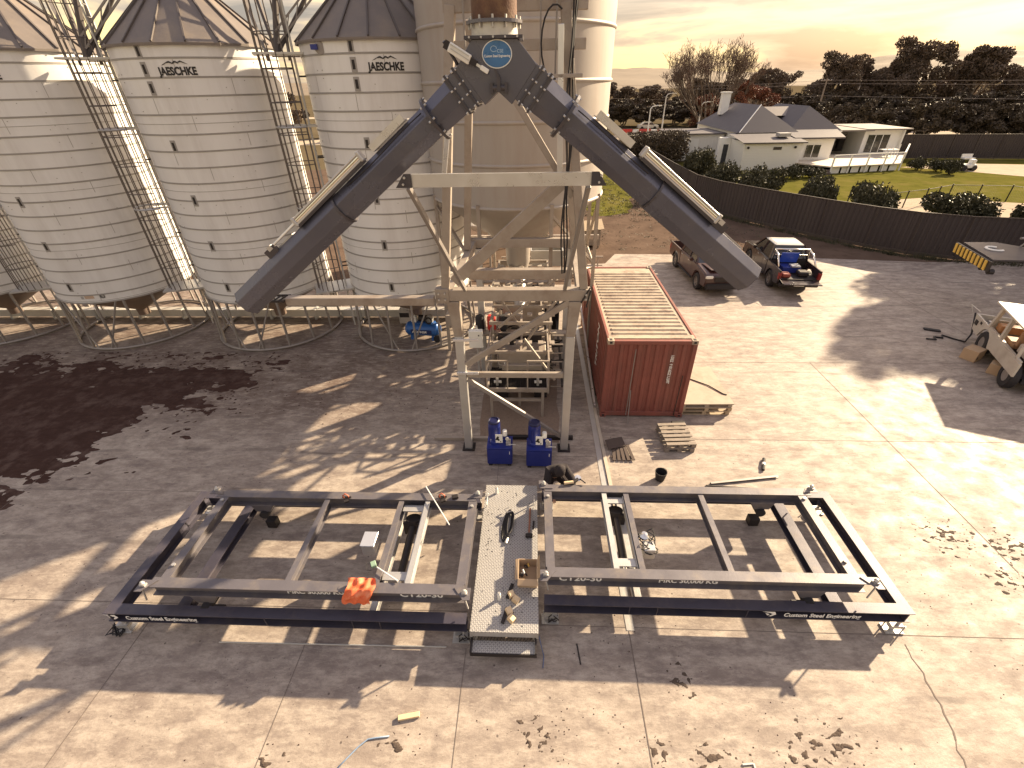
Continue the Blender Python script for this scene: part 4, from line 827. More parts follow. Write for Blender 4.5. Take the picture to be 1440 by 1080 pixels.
# bits on the cradles
t = thing('orange_cloth', (-3.05, 4.6, 1.05), 'crumpled orange cloth draped over the front beam of the left cradle', 'cloth')
def clothz(a, b):   # a across, b along drape
    return 0
vs = []; nx, ny = 22, 22
for j in range(ny+1):
    for i in range(nx+1):
        u_, v_ = i/nx, j/ny; x_ = -3.28+.5*u_+.05*sin(v_*5); s_ = v_*.55-.3       # along drape
        if s_ < 0: y_ = 4.56-s_*.9; z_ = 1.085
        else: y_ = 4.56-.05*sin(min(1, s_*6)); z_ = 1.085-s_*.95
        w_ = .034+.018*sin(u_*19+v_*6)+.010*sin(u_*8-v_*11)+.006*sin(v_*17+u_*9)
        vs.append((x_+w_*.4, y_-abs(w_)-.0-(.02 if s_ > 0 else 0), z_+abs(w_)*(1.3 if s_ < 0 else .3)+.012))
MB().add(vs, [(j*(nx+1)+i, j*(nx+1)+i+1, (j+1)*(nx+1)+i+1, (j+1)*(nx+1)+i) for j in range(ny) for i in range(nx)]).build('fabric', orange, t, world=True, smooth=1)
t = thing('junction_box', (-3.22, 5.7, .75), 'pale grey junction box fixed to the left cradle cross member', 'electrical box')
MB().box(-3.35, -3.09, 5.62, 5.95, .66, .93).build('enclosure', galv_bright, t, world=True, bevel=.012); MB().box(-3.36, -3.08, 5.61, 5.96, .932, .945).build('lid', galv_bright, t, world=True, bevel=.004)
t = thing('wired_gearbox', (2.33, 5.9, .8), 'small wired gearbox with tangled black leads hung on the right cradle cross member', 'gearbox')
MB().box(2.2, 2.42, 5.62, 5.85, .72, .98).build('enclosure', galv, t, world=True, bevel=.01); MB().lathe([(0, 0), (.08, .0), (.1, .06), (.06, .1), (0, .11)], 16, (2.25, 5.93, .98)).build('motor', chrome, t, world=True, smooth=35)
q = MB()
for k in range(5): q.path([(2.28+.17*cos(a+k)+.03*sin(5*a), 5.8+.2*sin(a)+.02*k, .9+.05*sin(2*a+k)+.03*k) for a in [i*.45 for i in range(13)]], .012, 5)
q.build('leads', black, t, world=True, smooth=1)
tag(MB().tube((-2.3, 7.05, 1.12), (-1.62, 6.02, 1.12), .012, 6).build('white_rod', white_p), 'thin white rod lying slantwise across the rear beam of the left cradle', 'rod')
t = thing('grease_gun', (-2.6, 5.0, 1.06), 'slim white lever with a green fitting lying across the tie of the left cradle', 'tool')
MB().tube((-2.82, 5.05, 1.09), (-2.36, 4.78, 1.09), .014, 8).build('lever', white_p, t, world=True); MB().cb((-2.9, 5.1, 1.1), (.1, .12, .07), .5).build('fitting', M('green_fitting', (.2, .3, .22)), t, world=True, bevel=.01); MB().path([(-2.95, 5.15, 1.1), (-3.02, 5.1, 1.12), (-3.0, 4.98, 1.1), (-2.9, 4.98, 1.1)], .008, 5).build('hose', black, t, world=True)
def shackle(loc, lbl, c=red_p):
    o = thing('red_clamp', loc, lbl, 'clamp', 'small red clamps on the left cradle'); MB().path([(-.05, 0, .02), (-.06, .0, .1), (0, 0, .15), (.06, 0, .1), (.05, 0, .02)], .016, 6).build('bow', M('faded_red', (.45, .13, .08), .6), o, smooth=1); MB().tube((-.09, .02, .03), (.1, .02, .03), .02, 8).cb((.02, -.06, .02), (.1, .12, .04), .5).build('pin', dark, o); return o
shackle((-3.98, 6.72, 1.052), 'small red clamp on the rear beam, middle of the left cradle'); shackle((-1.9, 6.78, 1.052), 'small red clamp on the rear beam near the walkway end of the left cradle')
tag(MB().cb((-1.62, 6.8, 1.085), (.14, .1, .06), .3).build('dark_bracket', dark, bevel=.01), 'small dark block beside the red clamp nearest the walkway', 'bracket')
# grinder and small things near the person
t = thing('angle_grinder', (1.0, 7.3, 1.06), 'bright small grinder lying on the rear beam beside the crouched person', 'grinder')
MB().tube((.75, 7.24, 1.1), (.96, 7.28, 1.1), .035, 12).build('body', timber_b, t, world=True, smooth=35); MB().lathe([(0, 0), (.075, 0), (.075, .012), (0, .014)], 20, (1.06, 7.38, 1.12), axis=(.3, -.4, 1)).build('disc', chrome, t, world=True); MB().tube((.96, 7.28, 1.1), (1.06, 7.36, 1.11), .04, 10).tube((1.1, 7.36, 1.12), (1.22, 7.25, 1.1), .014, 8).build('gear_head', dark, t, world=True)

# hydraulic power packs
def powerpack(loc, lbl):
    t = thing('hydraulic_power_pack', loc, lbl, 'power pack', 'blue hydraulic power packs')
    MB().box(0, .66, 0, .5, .06, .60).build('tank', blue, t, bevel=.02, seg=2)
    MB().box(-.0, .66, .0, .5, .603, .625).build('tank_lid', blue, t, bevel=.004)
    for x_ in (.03, .53): MB().box(x_, x_+.1, .02, .48, 0, .058).build('foot', black, t)
    MB().lathe([(.13, .625), (.13, .70), (.1, .72), (.1, .8), (.15, .83), (.15, 1.2), (.155, 1.22), (.155, 1.30)], 28, (.2, .25, 0)).build('motor', blue, t, smooth=35)
    q = MB()
    for i in range(20):
        a = 2*pi*i/20; q.bar((.2+.155*cos(a), .25+.155*sin(a), .86), (.2+.155*cos(a), .25+.155*sin(a), 1.18), .02, .008, (cos(a), sin(a), 0))
    q.build('cooling_fins', blue, t)
    MB().lathe([(.155, 1.30), (.15, 1.35), (.12, 1.37), (.11, 1.345), (0, 1.345)], 28, (.2, .25, 0)).build('fan_cover', M('dark_blue', (.01, .012, .06), .4), t, smooth=35)
    l_ = MB().box(.24, .42, .04, .045, .78, 1.05).build('label_sheet', white_p, t)
    MB().cb((.285, .036, .93), (.05, .004, .12), 0, 0, .5).cb((.31, .036, .89), (.05, .004, .08), 0, 0, -.5).cb((.37, .036, .82), (.03, .004, .03)).build('printed_mark', black_t, l_)
    MB().lathe([(0, 0), (.065, 0), (.065, .13), (.055, .16), (0, .165)], 20, (.46, .33, .80)).build('filter', white_p, t, smooth=35); MB().tube((.46, .33, .626), (.46, .33, .8), .035, 10).build('filter_pipe', blue, t)
    q = MB().box(.5, .62, .1, .24, .63, .74).tube((.53, .17, .74), (.53, .17, .83), .03, 10).tube((.6, .14, .74), (.6, .14, .82), .022, 8).lathe([(.0, 0), (.045, 0), (.045, .02), (0, .02)], 16, (.53, .11, .86), axis=(0, -1, .3)); q.build('valve_block', galv, t, smooth=35)
    MB().tube((.56, .05, .72), (.76, .03, .73), .008, 6).build('valve_lever', galv_bright, t); MB().box(.585, .6, -.006, .0, .42, .52).build('sight_gauge', white_p, t)
    return t
p1 = powerpack((-1.14, 8.9, 0), 'blue hydraulic power pack on the left, nearer the tower leg'); dup(p1, (-.11, 8.84, 0), -.02, 'blue hydraulic power pack on the right, behind the crouched person')

# ------------------------------------------------------------ crouched person in black
def person(loc, rz):
    t = thing('person', loc, 'person in dark hooded clothing crouched at the corner of the right cradle, reaching down', 'person', rz=rz)
    # local: faces -y
    J = {'pel': (0, .22, .40, .17), 'sp': (0, .12, .60, .16), 'ch': (0, -.06, .80, .175), 'nk': (0, -.17, .90, .075), 'hd': (0, -.27, .96, .105), 'hd2': (0, -.31, 1.02, .10)}
    for s_, n_ in ((-1, 'l'), (1, 'r')):
        J['hp'+n_] = (s_*.14, .18, .36, .12); J['kn'+n_] = (s_*.24, -.24, .46, .085); J['an'+n_] = (s_*.2, .06, .10, .055); J['to'+n_] = (s_*.22, -.14, .05, .045)
        J['sh'+n_] = (s_*.2, -.08, .80, .085); J['el'+n_] = (s_*.33, -.30, .60, .055); J['wr'+n_] = (s_*.24, -.5, .44, .034); J['hn'+n_] = (s_*.22, -.57, .40, .03)
        for k in range(4):
            J['f%d%s' % (k, n_)] = (s_*(.25-.02*k), -.63, .37+.004*k, .0095); J['g%d%s' % (k, n_)] = (s_*(.255-.021*k), -.655+.008*abs(k-1), .335, .008)
        J['t'+n_] = (s_*.19, -.575, .36, .011)
    names = list(J); idx = {n_: i for i, n_ in enumerate(names)}
    ed = [('pel','sp'),('sp','ch'),('ch','nk'),('nk','hd'),('hd','hd2')]
    for n_ in 'lr':
        ed += [('pel','hp'+n_),('hp'+n_,'kn'+n_),('kn'+n_,'an'+n_),('an'+n_,'to'+n_),('ch','sh'+n_),('sh'+n_,'el'+n_),('el'+n_,'wr'+n_),('wr'+n_,'hn'+n_),('hn'+n_,'t'+n_)]
        for k in range(4): ed += [('hn'+n_, 'f%d%s' % (k, n_)), ('f%d%s' % (k, n_), 'g%d%s' % (k, n_))]
    me = bpy.data.meshes.new('body'); me.from_pydata([J[n_][:3] for n_ in names], [(idx[a], idx[b_]) for a, b_ in ed], [])
    o = bpy.data.objects.new('body', me); COL.objects.link(o); o.parent = t
    mo = o.modifiers.new('skin', 'SKIN'); sv = me.skin_vertices[0].data if me.skin_vertices else None
    if sv is None:
        bm = bmesh.new(); bm.from_mesh(me); bm.verts.layers.skin.verify(); bm.to_mesh(me); bm.free(); sv = me.skin_vertices[0].data
    for i, n_ in enumerate(names): sv[i].radius = (J[n_][3],)*2; sv[i].use_root = (n_ == 'pel')
    ss = o.modifiers.new('sub', 'SUBSURF'); ss.levels = 2; ss.render_levels = 2
    me.materials.append(skin); 
    # clothing: jacket and trousers as fuller skins
    def cloth_skin(name, nodes, edges, grow, mat):
        ii = {n_: i for i, n_ in enumerate(nodes)}; m2 = bpy.data.meshes.new(name); m2.from_pydata([J[n_][:3] for n_ in nodes], [(ii[a], ii[b_]) for a, b_ in edges], [])
        bm = bmesh.new(); bm.from_mesh(m2); bm.verts.layers.skin.verify(); bm.to_mesh(m2); bm.free()
        q = bpy.data.objects.new(name, m2); COL.objects.link(q); q.parent = t; q.modifiers.new('skin', 'SKIN')
        for i, n_ in enumerate(nodes): m2.skin_vertices[0].data[i].radius = (J[n_][3]*1.1+grow,)*2; m2.skin_vertices[0].data[i].use_root = (i == 0)
        s2 = q.modifiers.new('sub', 'SUBSURF'); s2.levels = 2; s2.render_levels = 2; m2.materials.append(mat); return q
    cloth_skin('jacket', ['sp','ch','nk','shl','ell','wrl','shr','elr','wrr'], [('sp','ch'),('ch','nk'),('ch','shl'),('shl','ell'),('ell','wrl'),('ch','shr'),('shr','elr'),('elr','wrr')], .03, cloth)
    cloth_skin('trousers', ['pel','sp','hpl','knl','anl','hpr','knr','anr'], [('pel','sp'),('pel','hpl'),('hpl','knl'),('knl','anl'),('pel','hpr'),('hpr','knr'),('knr','anr')], .022, M('dark_trousers', (.03, .022, .024), .9))
    hv = MB().lathe([(0, .15), (.07, .135), (.115, .08), (.13, .0), (.125, -.06), (.1, -.12)], 20, (0, -.27, .98), axis=(0, -.15, 1)); hv.build('hood', cloth, t, smooth=1)
    for s_ in (-1, 1): MB().cb((s_*.21, -.05, .05), (.1, .28, .09)).build('boot', black, t, bevel=.03, seg=3, smooth=1)
    MB().tube((-.035, -.372, 1.0), (-.035, -.378, 1.0), .012, 8).tube((.035, -.372, 1.0), (.035, -.378, 1.0), .012, 8).build('eyes', black, t); 
    MB().add([(-.016, -.37, .975), (.016, -.37, .975), (0, -.40, .965), (0, -.37, 1.0)], [(0,2,3),(2,1,3),(0,1,2),(0,3,1)]).build('nose', skin, t)
    return t
person((.62, 8.02, 0), .25)

# ------------------------------------------------------------ red container
t = thing('shipping_container', (3.32, 14.1, 0), 'rust red shipping container with a faded sandy roof beside the tower', 'container')
CX0, CX1, CY0, CY1, CH = 2.1, 4.54, 11.1, 17.16, 2.6
q = MB()
for x_ in (CX0, CX1-.12):
    for y_ in (CY0, CY1-.12): q.box(x_, x_+.12, y_, y_+.12, .16, CH-.12)
for y_ in (CY0+.004, CY1-.124): q.box(CX0+.12, CX1-.12, y_, y_+.12, .05, .2); q.box(CX0+.12, CX1-.12, y_, y_+.12, CH-.12, CH-.01)
for x_ in (CX0+.004, CX1-.084): q.box(x_, x_+.08, CY0+.16, CY1-.16, .05, .2); q.box(x_, x_+.08, CY0+.16, CY1-.16, CH-.1, CH-.01)
q.build('frame', red_cont, t, world=True, bevel=.008)
for x_ in (CX0, CX1-.17):
    for y_ in (CY0-.004, CY1-.176):
        for z_ in (.0, CH-.12):
            c_ = MB().box(x_-.004, x_+.174, y_, y_+.18, z_+.003, z_+.123).build('corner_casting', red_cont if z_ < 1 else cont_roof, t, world=True, bevel=.008)
            if z_ > 1: MB().box(x_+.05, x_+.12, y_+.04, y_+.14, z_+.124, z_+.128).build('casting_hole', black, c_, world=True)
            if y_ < CY0+1: MB().box(x_+.05, x_+.12, y_-.003, y_+.0, z_+.035, z_+.1).build('casting_hole', black, c_, world=True)
def corr(n, L0, L1, d, face):        # trapezoid corrugation polyline
    pts = []; p = (L1-L0)/n
    for i in range(n):
        a = L0+i*p; pts += [(a, 0), (a+p*.36, 0), (a+p*.5, d), (a+p*.86, d)]
    pts.append((L1, 0)); return pts
def corrwall(name, mat, pts, f, z0, z1):
    mb = MB(); n = len(pts); mb.add([f(a, b_, z) for z in (z0, z1) for a, b_ in pts], [(i, i+1, n+i+1, n+i) for i in range(n-1)]); return mb.build(name, mat, t, world=True, fix=False)
corrwall('end_wall', red_cont, corr(9, CX0+.12, CX1-.12, .04, 0), lambda a, b_, z: (a, CY0+.03+b_, z), .2, CH-.12)
corrwall('rear_wall', red_cont, corr(9, CX0+.12, CX1-.12, .04, 0), lambda a, b_, z: (a, CY1-.03-b_, z), .2, CH-.12)
corrwall('side_wall', red_cont, corr(21, CY0+.12, CY1-.12, .04, 0), lambda a, b_, z: (CX0+.02+b_, a, z), .2, CH-.1)
corrwall('side_wall', red_cont, corr(21, CY0+.12, CY1-.12, .04, 0), lambda a, b_, z: (CX1-.02-b_, a, z), .2, CH-.1)
mb = MB(); mb.box(CX0+.09, CX1-.09, CY0+.12, CY1-.12, CH-.09, CH-.035)
n = 20; p_ = (CY1-CY0-1.0)/n
for i in range(n):
    y_ = CY0+.42+i*p_; z0 = CH-.034; mb.add([(CX0+.17, y_, z0), (CX1-.17, y_, z0), (CX1-.17, y_+p_*.6, z0), (CX0+.17, y_+p_*.6, z0), (CX0+.2, y_+.05, z0+.035), (CX1-.2, y_+.05, z0+.035), (CX1-.2, y_+p_*.6-.05, z0+.035), (CX0+.2, y_+p_*.6-.05, z0+.035)], [(4,5,6,7),(0,1,5,4),(1,2,6,5),(2,3,7,6),(3,0,4,7)])
mb.box(CX0+.05, CX1-.05, CY0+.18, CY0+.38, CH-.034, CH-.008)
mb.build('roof', cont_roof, t, world=True)
def vert_text(body, size, f, **k):
    mb = text_mesh(body, size, **k); mb.v = [f(q) for q in mb.v]; return mb.build('lettering', white_t, t, world=True, fix=False)
vert_text('TRLU 225610 9  22G1', .12, lambda q: (CX1-.62+q[1]+.0, CY0+.022-q[2], 1.68+q[0]), off=.002, sx=.9, space=.95)
vert_text('TRITON', .42, lambda q: (CX0+.012-q[2], 12.95+q[1]*1.0, 1.45+q[0]), off=.006)
for x_ in (2.86, 4.28):
    MB().bar((x_, CY0-.02, .1), (x_+.02, CY0-.02, 2.35 if x_ < 3 else 1.5), .02, .02).build('strap', leg_steel if x_ < 3 else dark, t, world=True)
t = thing('steel_ladder', (1.72, 13.2, 0), 'thin steel pole leaning on the end of the container', 'pole')
MB().tube((2.86, 10.72, .02), (2.9, 11.07, 1.0), .012, 6).build('pole', leg_steel, t, world=True)

# pallets & timber
def pallet(loc, lbl, rz=0, L_=1.1, W_=1.0, mat=timber_o, solid=False):
    t = thing('pallet', loc, lbl, 'pallet', 'pallets by the container', rz=rz)
    for z_ in (0, ):
        q = MB()
        for i in range(3): q.box(-L_/2, L_/2, -W_/2+i*(W_-.1)/2, -W_/2+.1+i*(W_-.1)/2, .0, .018)
        q.build('bottom_boards', mat, t)
        q = MB()
        for i in range(3):
            for j in range(3): q.box(-L_/2+j*(L_-.12)/2, -L_/2+.12+j*(L_-.12)/2, -W_/2+.0+i*(W_-.1)/2, -W_/2+.1+i*(W_-.1)/2, .02, .11)
        q.build('spacer_blocks', mat, t)
        q = MB(); n = 1 if solid else 6
        if solid: q.box(-L_/2-.03, L_/2+.03, -W_/2-.03, W_/2+.03, .113, .15)
        else:
            for i in range(n): y_ = -W_/2+i*(W_-.11)/(n-1); q.box(-L_/2, L_/2, y_, y_+.11, .112, .132)
        q.build('top_boards', mat, t)
    return t
pp = pallet((4.05, 10.0, 0), 'small weathered pallet of the pair stacked in front of the container, lower one', .03, .8, .95); dup(pp, (4.07, 10.02, .134), .06, 'small weathered pallet on top of the pair in front of the container')
wide = pallet((5.25, 12.3, 0), 'wide pallet lowest in the stack right of the container', 0, 1.5, 2.1, timber); dup(wide, (5.27, 12.28, .134), .02, 'wide pallet in the middle of the stack right of the container')
pallet((5.26, 12.3, .27), 'sheet topped pallet crowning the stack right of the container', .02, 1.5, 2.1, M('ply_sheet', (.36, .30, .235), .8, 0, .25, 3, (.2, .15, .11), .6, 2), True)
tag(MB().path([(5.0, 12.7, .432), (5.6, 12.2, .44), (5.9, 11.75, .435), (6.0, 11.7, .433)], .016, 5).build('strap_hose', black, smooth=1), 'thin black strap lying on the sheet topped pallet', 'strap')
for i, (y_, h) in enumerate(((12.9, .12), (12.6, .1), (12.2, .1))):
    tag(MB().tube((4.62, y_, .42+.06), (4.95, y_-.03, .42+.06), .06, 12).build('steel_roller', dark if i != 1 else M('pinkish_tin', (.4, .25, .2)), smooth=35), ['dark round tin at the back of the sheet topped pallet', 'pinkish round tin between two dark ones on the sheet topped pallet', 'dark round tin at the front of the sheet topped pallet'][i], 'tin', 'round tins on the pallet')
tag(MB().cb((4.35, 10.75, .05), (.4, .16, .09), .1).build('dark_block', dark, bevel=.02), 'low dark block at the right foot of the container end', 'block')
t = thing('broken_crate', (2.45, 9.55, 0), 'broken dark wooden crate panel lying beside the drain', 'crate')
for i in range(5): MB().cb((2.28+i*.11, 9.45, .035+.004*i), (.08, .62, .02), .06*(i-2)).build('slat', M('dark_timber', (.07, .05, .042), .9, 0, .3, 9), t, world=True)
MB().cb((2.35, 9.75, .12), (.5, .3, .03), .3, .35).cb((2.48, 9.3, .02), (.6, .08, .02)).build('panel', MATS['dark_timber'], t, world=True)
tag(MB().cb((2.02, 8.2, .022), (.09, 6.6, .035), .012).build('timber_plank', timber_b if False else M('pale_plank', (.42, .36, .29), .7, 0, .2, 4)), 'long pale plank lying along the drain and under the right cradle', 'plank')
t = thing('bucket', (3.3, 8.5, 0), 'black bucket standing behind the right cradle', 'bucket')
MB().lathe([(0, .01), (.11, .01), (.15, .27), (.14, .27), (.105, .03), (0, .03)], 24).build('pail', black, t, smooth=35); MB().path([(.14*cos(a), .02, .26+.0+.12*sin(a)) for a in [i*pi/10 for i in range(11)]], .005, 5).build('handle', dark, t)
tag(MB().chan((4.52, 8.38, .03), (6.3, 8.66, .03), .06, .05, .008, side=1).build('steel_angle', leg_steel), 'grey steel angle lying behind the right cradle, the upper of two', 'steel bar', 'bars behind the right cradle')
tag(MB().bar((4.4, 8.3, .015), (5.5, 8.22, .015), .03, .025).build('steel_angle', dark), 'thin dark bar lying just behind the right cradle, the lower of two', 'steel bar', 'bars behind the right cradle')
t = thing('hand_brush', (6.1, 9.0, 0), 'dark hand brush with a pale middle lying on the slab right of the steel bars', 'brush')
MB().tube((6.02, 8.85, .04), (6.1, 9.02, .05), .04, 8).build('bristles', black, t, world=True); MB().tube((6.1, 9.02, .05), (6.13, 9.1, .05), .045, 8).build('ferrule', white_p, t, world=True); MB().tube((6.13, 9.1, .05), (6.22, 9.28, .04), .04, 8).build('handle', black, t, world=True)
tag(MB().cb((-1.93, 3.1, .03), (.34, .075, .05), .2).build('timber_offcut', timber_b, bevel=.004), 'short bright timber offcut lying on the near concrete', 'timber')
tag(MB().path([(-2.9, 2.35, .012), (-2.75, 2.53, .014), (-2.62, 2.68, .014), (-2.5, 2.78, .014), (-2.38, 2.8, .016), (-2.18, 2.83, .014)], .012, 6).build('blue_hose', M('pale_blue_hose', (.2, .27, .38), .5), smooth=1), 'short pale blue hose lying on the near concrete by the bottom edge', 'hose')
tag(MB().tube((.86, 4.33, .01), (.9, 3.98, .01), .012, 6).build('steel_rod', dark), 'short dark rod on the slab in front of the right cradle', 'rod')
tag(MB().tube((-5.7, 4.16, .02), (-1.5, 4.2, .02), .014, 6).build('steel_conduit', galv), 'long thin steel conduit lying in front of the left cradle', 'conduit'); 
tag(MB().path([(.17, 4.3, .3), (.22, 4.2, .1), (.26, 4.1, .01), (.24, 3.9, .01)], .008, 5).build('blue_cable', M('blue_cable', (.08, .12, .25), .5), smooth=1), 'thin blue cable hanging off the front corner of the walkway', 'cable')
tag(MB().cb((3.25, 2.66, .01), (.16, .02, .02), .1).cb((3.34, 2.62, .01), (.02, .1, .02)).build('steel_pin', galv), 'small bright steel pin on the slab near the bottom edge', 'pin')
# compressor
t = thing('air_compressor', (-4.3, 16.2, 0), 'blue air compressor tank standing inside the ring of the nearest white silo', 'compressor', rz=-.12)
MB().lathe([(0, -.7), (.2, -.68), (.27, -.6), (.27, .6), (.2, .68), (0, .7)], 28, (0, 0, .42), axis=(1, 0, 0)).build('tank', blue2, t, smooth=35)
MB().prism([(-.42, -.07), (.42, -.07), (.42, .09), (-.42, .09)], -.285, -.25, 'y').build('label_panel', M('navy_label', (.015, .03, .12), .5), t).location.z = .4
word('POWER', .13, (-.08, -.287, .4), t, white_t, world=False, off=.003, sx=1.3, shear=.3)
MB().box(-.5, .5, -.14, .14, .69, .72).build('pump_shelf', blue2, t)
MB().box(-.42, -.22, -.1, .1, .725, .95).lathe([(.07, .95), (.06, 1.0), (0, 1.0)], 12, (-.32, 0, 0)).build('filter_housing', white_p, t, bevel=.01); MB().lathe([(0, -.15), (.13, -.15), (.13, .15), (0, .15)], 20, (.02, .05, .86), axis=(1, 0, 0)).build('motor', dark, t, smooth=35)
q = MB()
for i in range(6): q.box(.22, .44, -.09, .11, .75+i*.045, .765+i*.045)
q.box(.27, .39, -.06, .08, .73, 1.02); q.build('pump_head', galv, t)
MB().lathe([(.10, -.02), (.14, -.02), (.14, .02), (.10, .02), (.10, -.02)], 24, (.32, -.17, .86), axis=(0, 1, 0)).build('pulley', dark, t)
for x_ in (-.45, .42): MB().box(x_-.05, x_+.05, -.18, .18, .0, .2).build('foot', blue2, t)
MB().lathe([(.0, -.05), (.14, -.05), (.14, .05), (0, .05)], 20, (.62, -.25, .14), axis=(0, 1, 0)).build('wheel', black, t, smooth=35)
t = thing('pressure_crate', (-5.35, 17.6, 0), 'old pale machine casing beside the blue compressor', 'casing'); MB().box(-.25, .25, -.2, .2, .05, .65).build('casing', M('pale_trough2', (.4, .37, .34), .6), t, bevel=.02); MB().box(-.2, .2, -.21, -.2, .35, .55).build('vent', dark, t)

# ------------------------------------------------------------ utes
def wheel(t, x, y, r=.39, w_=.25):
    s_ = 1 if y > 0 else -1
    ty = MB().lathe([(r*.62, -w_/2), (r*.9, -w_/2), (r, -w_/2+.04), (r, w_/2-.04), (r*.9, w_/2), (r*.62, w_/2), (r*.62, -w_/2)], 32, (x, y, r), axis=(0, 1, 0)).build('wheel', black, t, smooth=35)
    q = MB().lathe([(0, s_*.04), (r*.2, s_*.06), (r*.25, s_*.03), (r*.58, s_*.03), (r*.62, s_*.1), (r*.62, -s_*.1)], 24, (x, y, r), axis=(0, 1, 0))
    for k in range(6):
        a = k*pi/3; q.bar((x+.05*cos(a), y+s_*.07, r+.05*sin(a)), (x+r*.56*cos(a), y+s_*.07, r+r*.56*sin(a)), .05, .03, (0, 1, 0))
    q.build('rim', leg_steel, ty, smooth=35)
def arch(cx, r, n=10): return [(cx+r*cos(pi-i*pi/n), .39+r*sin(i*pi/n)) for i in range(n+1)]
def ute(loc, rz, lbl, paint, roof, gear):
    t = thing('pickup_truck', loc, lbl, 'pickup', 'pickup trucks parked on the yard', rz=rz)
    fa, ra = 1.6, -1.6; hw = .92
    side = [(2.62, .42), (2.66, .75), (2.6, 1.0), (2.45, 1.08), (1.25, 1.18), (-.95, 1.16), (-.95, .42)] + [] 
    low = [(-.95, .36)] ; 
    poly = [(-.95, 1.14), (-.95, .36), (fa-.5, .36)]+arch(fa, .48)[1:]+[(2.3, .42), (2.62, .48), (2.68, .72), (2.62, .96), (2.45, 1.06), (1.3, 1.16)]
    MB().prism(poly, -hw, hw, 'y').build('body', paint, t, bevel=.05, seg=3, smooth=35)
    tw = [(-2.62, 1.12), (-2.62, .5), (ra-.5, .42)]+arch(ra, .48)[1:]+[(-.97, .42), (-.97, 1.12)]
    for s_ in (-1, 1):
        MB().prism(tw, s_*hw, s_*(hw-.09), 'y').build('tray_side', paint, t, bevel=.015, seg=2, smooth=35)
    MB().box(-2.6, -.97, -hw+.092, hw-.092, .66, .72).build('tray_floor', dark, t)
    MB().box(-1.02, -.97, -hw+.092, hw-.092, .72, 1.1).build('tray_bulkhead', dark, t)
    # cabin greenhouse (white or body roof), four pillars and glass
    b0 = [(-.95, 1.14), (1.32, 1.14), (.55, 1.74), (-.7, 1.76)]
    n0 = .84; n1 = .66
    vs = [(x_, s_*(n0 if z_ < 1.3 else n1), z_) for s_ in (-1, 1) for x_, z_ in b0]
    MB().add(vs, [(0,1,2,3),(7,6,5,4),(0,4,5,1),(1,5,6,2),(2,6,7,3),(3,7,4,0)]).build('greenhouse', glass, t, bevel=.02)
    q = MB().add([(x_, s_*w_, z_) for z_, w_ in ((1.735, .69), (1.80, .60)) for s_ in (-1, 1) for x_ in ((-.74, .58) if z_ < 1.76 else (-.62, .42))], [(0,1,3,2),(4,6,7,5),(0,4,5,1),(1,5,7,3),(3,7,6,2),(2,6,4,0)]); q.build('roof', roof, t, bevel=.03, seg=2, smooth=35)
    q = MB()
    for s_ in (-1, 1):
        q.bar((1.3, s_*.855, 1.15), (.57, s_*.675, 1.75), .06, .06); q.bar((.2, s_*.855, 1.14), (.1, s_*.675, 1.76), .05, .07); q.bar((-.93, s_*.855, 1.14), (-.7, s_*.675, 1.76), .07, .1)
    q.build('pillars', paint, t)
    for s_ in (-1, 1):
        MB().box(.7, .95, s_*.93-.0, s_*1.12, 1.14, 1.3).build('mirror', paint, t, bevel=.04, seg=2, smooth=35) if s_ > 0 else MB().box(.7, .95, -1.12, -.93, 1.14, 1.3).build('mirror', paint, t, bevel=.04, seg=2, smooth=35)
        for x_ in (-.25, .85): pass
        for x_ in (-.75, .25): MB().box(x_, x_+.16, *sorted((s_*.925, s_*.95)), 1.0, 1.03).build('door_handle', galv, t)
        MB().box(-.9, 1.05, *sorted((s_*.93, s_*1.0)), .36, .41).build('side_step', black, t)
        q = MB()
        for x_ in (-.35, .72): q.box(x_, x_+.012, *sorted((s_*(hw-.01), s_*(hw+.002))), .45, 1.12)
        q.build('door_gap', black, t)
    # tail
    for s_ in (-1, 1):
        MB().box(-2.645, -2.5, *sorted((s_*.8, s_*.925)), .72, 1.02).build('tail_light', lamp_r, t, bevel=.01); MB().box(2.42, 2.66, *sorted((s_*.55, s_*.9)), .84, .98).build('headlight', lamp_c, t, bevel=.03, seg=2, smooth=35)
    MB().box(-2.82, -2.63, -.85, .85, .42, .58).build('rear_bumper', dark, t, bevel=.03); 
    MB().box(2.66, 2.8, -.9, .9, .38, .66).build('front_bumper', black, t, bevel=.05, seg=2); MB().box(2.655, 2.69, -.5, .5, .7, .96).build('grille', dark, t, bevel=.01)
    MB().prism([(1.36, -.7), (2.4, -.62), (2.4, .62), (1.36, .7)], 1.165, 1.19).build('bonnet_scoop', paint, t, bevel=.02) if not gear else None
    if gear:
        MB().box(-3.2, -2.66, -.82, .82, .64, .69).build('tailgate', paint, t, bevel=.01)
        q = MB()
        for s_ in (-1, 1): q.path([(-2.1, s_*.82, 1.13), (-1.6, s_*.78, 1.55), (-1.15, s_*.76, 1.68), (-1.1, s_*.80, 1.13)], .04, 8)
        q.path([(-1.15, -.76, 1.68), (-1.15, .76, 1.68)], .04, 8); q.path([(-1.1, -.74, 1.4), (-1.1, .74, 1.4)], .02, 8); q.build('sports_bar', chrome, t, smooth=1)
        MB().path([(-2.6, .86, .9), (-2.75, .88, .75), (-3.15, .86, .7)], .012, 5).build('tailgate_cable', dark, t)
    else:
        MB().box(-2.68, -2.63, -.82, .82, .62, 1.1).build('tailgate', paint, t, bevel=.01)
    for x_ in (fa, ra):
        for s_ in (-1, 1): wheel(t, x_, s_*.8)
    MB().box(-2.4, 2.4, -.6, .6, .3, .38).build('chassis', black, t); MB().box(-2.84, -2.822, -.22, .22, .47, .56).build('number_plate', white_p, t)
    return t
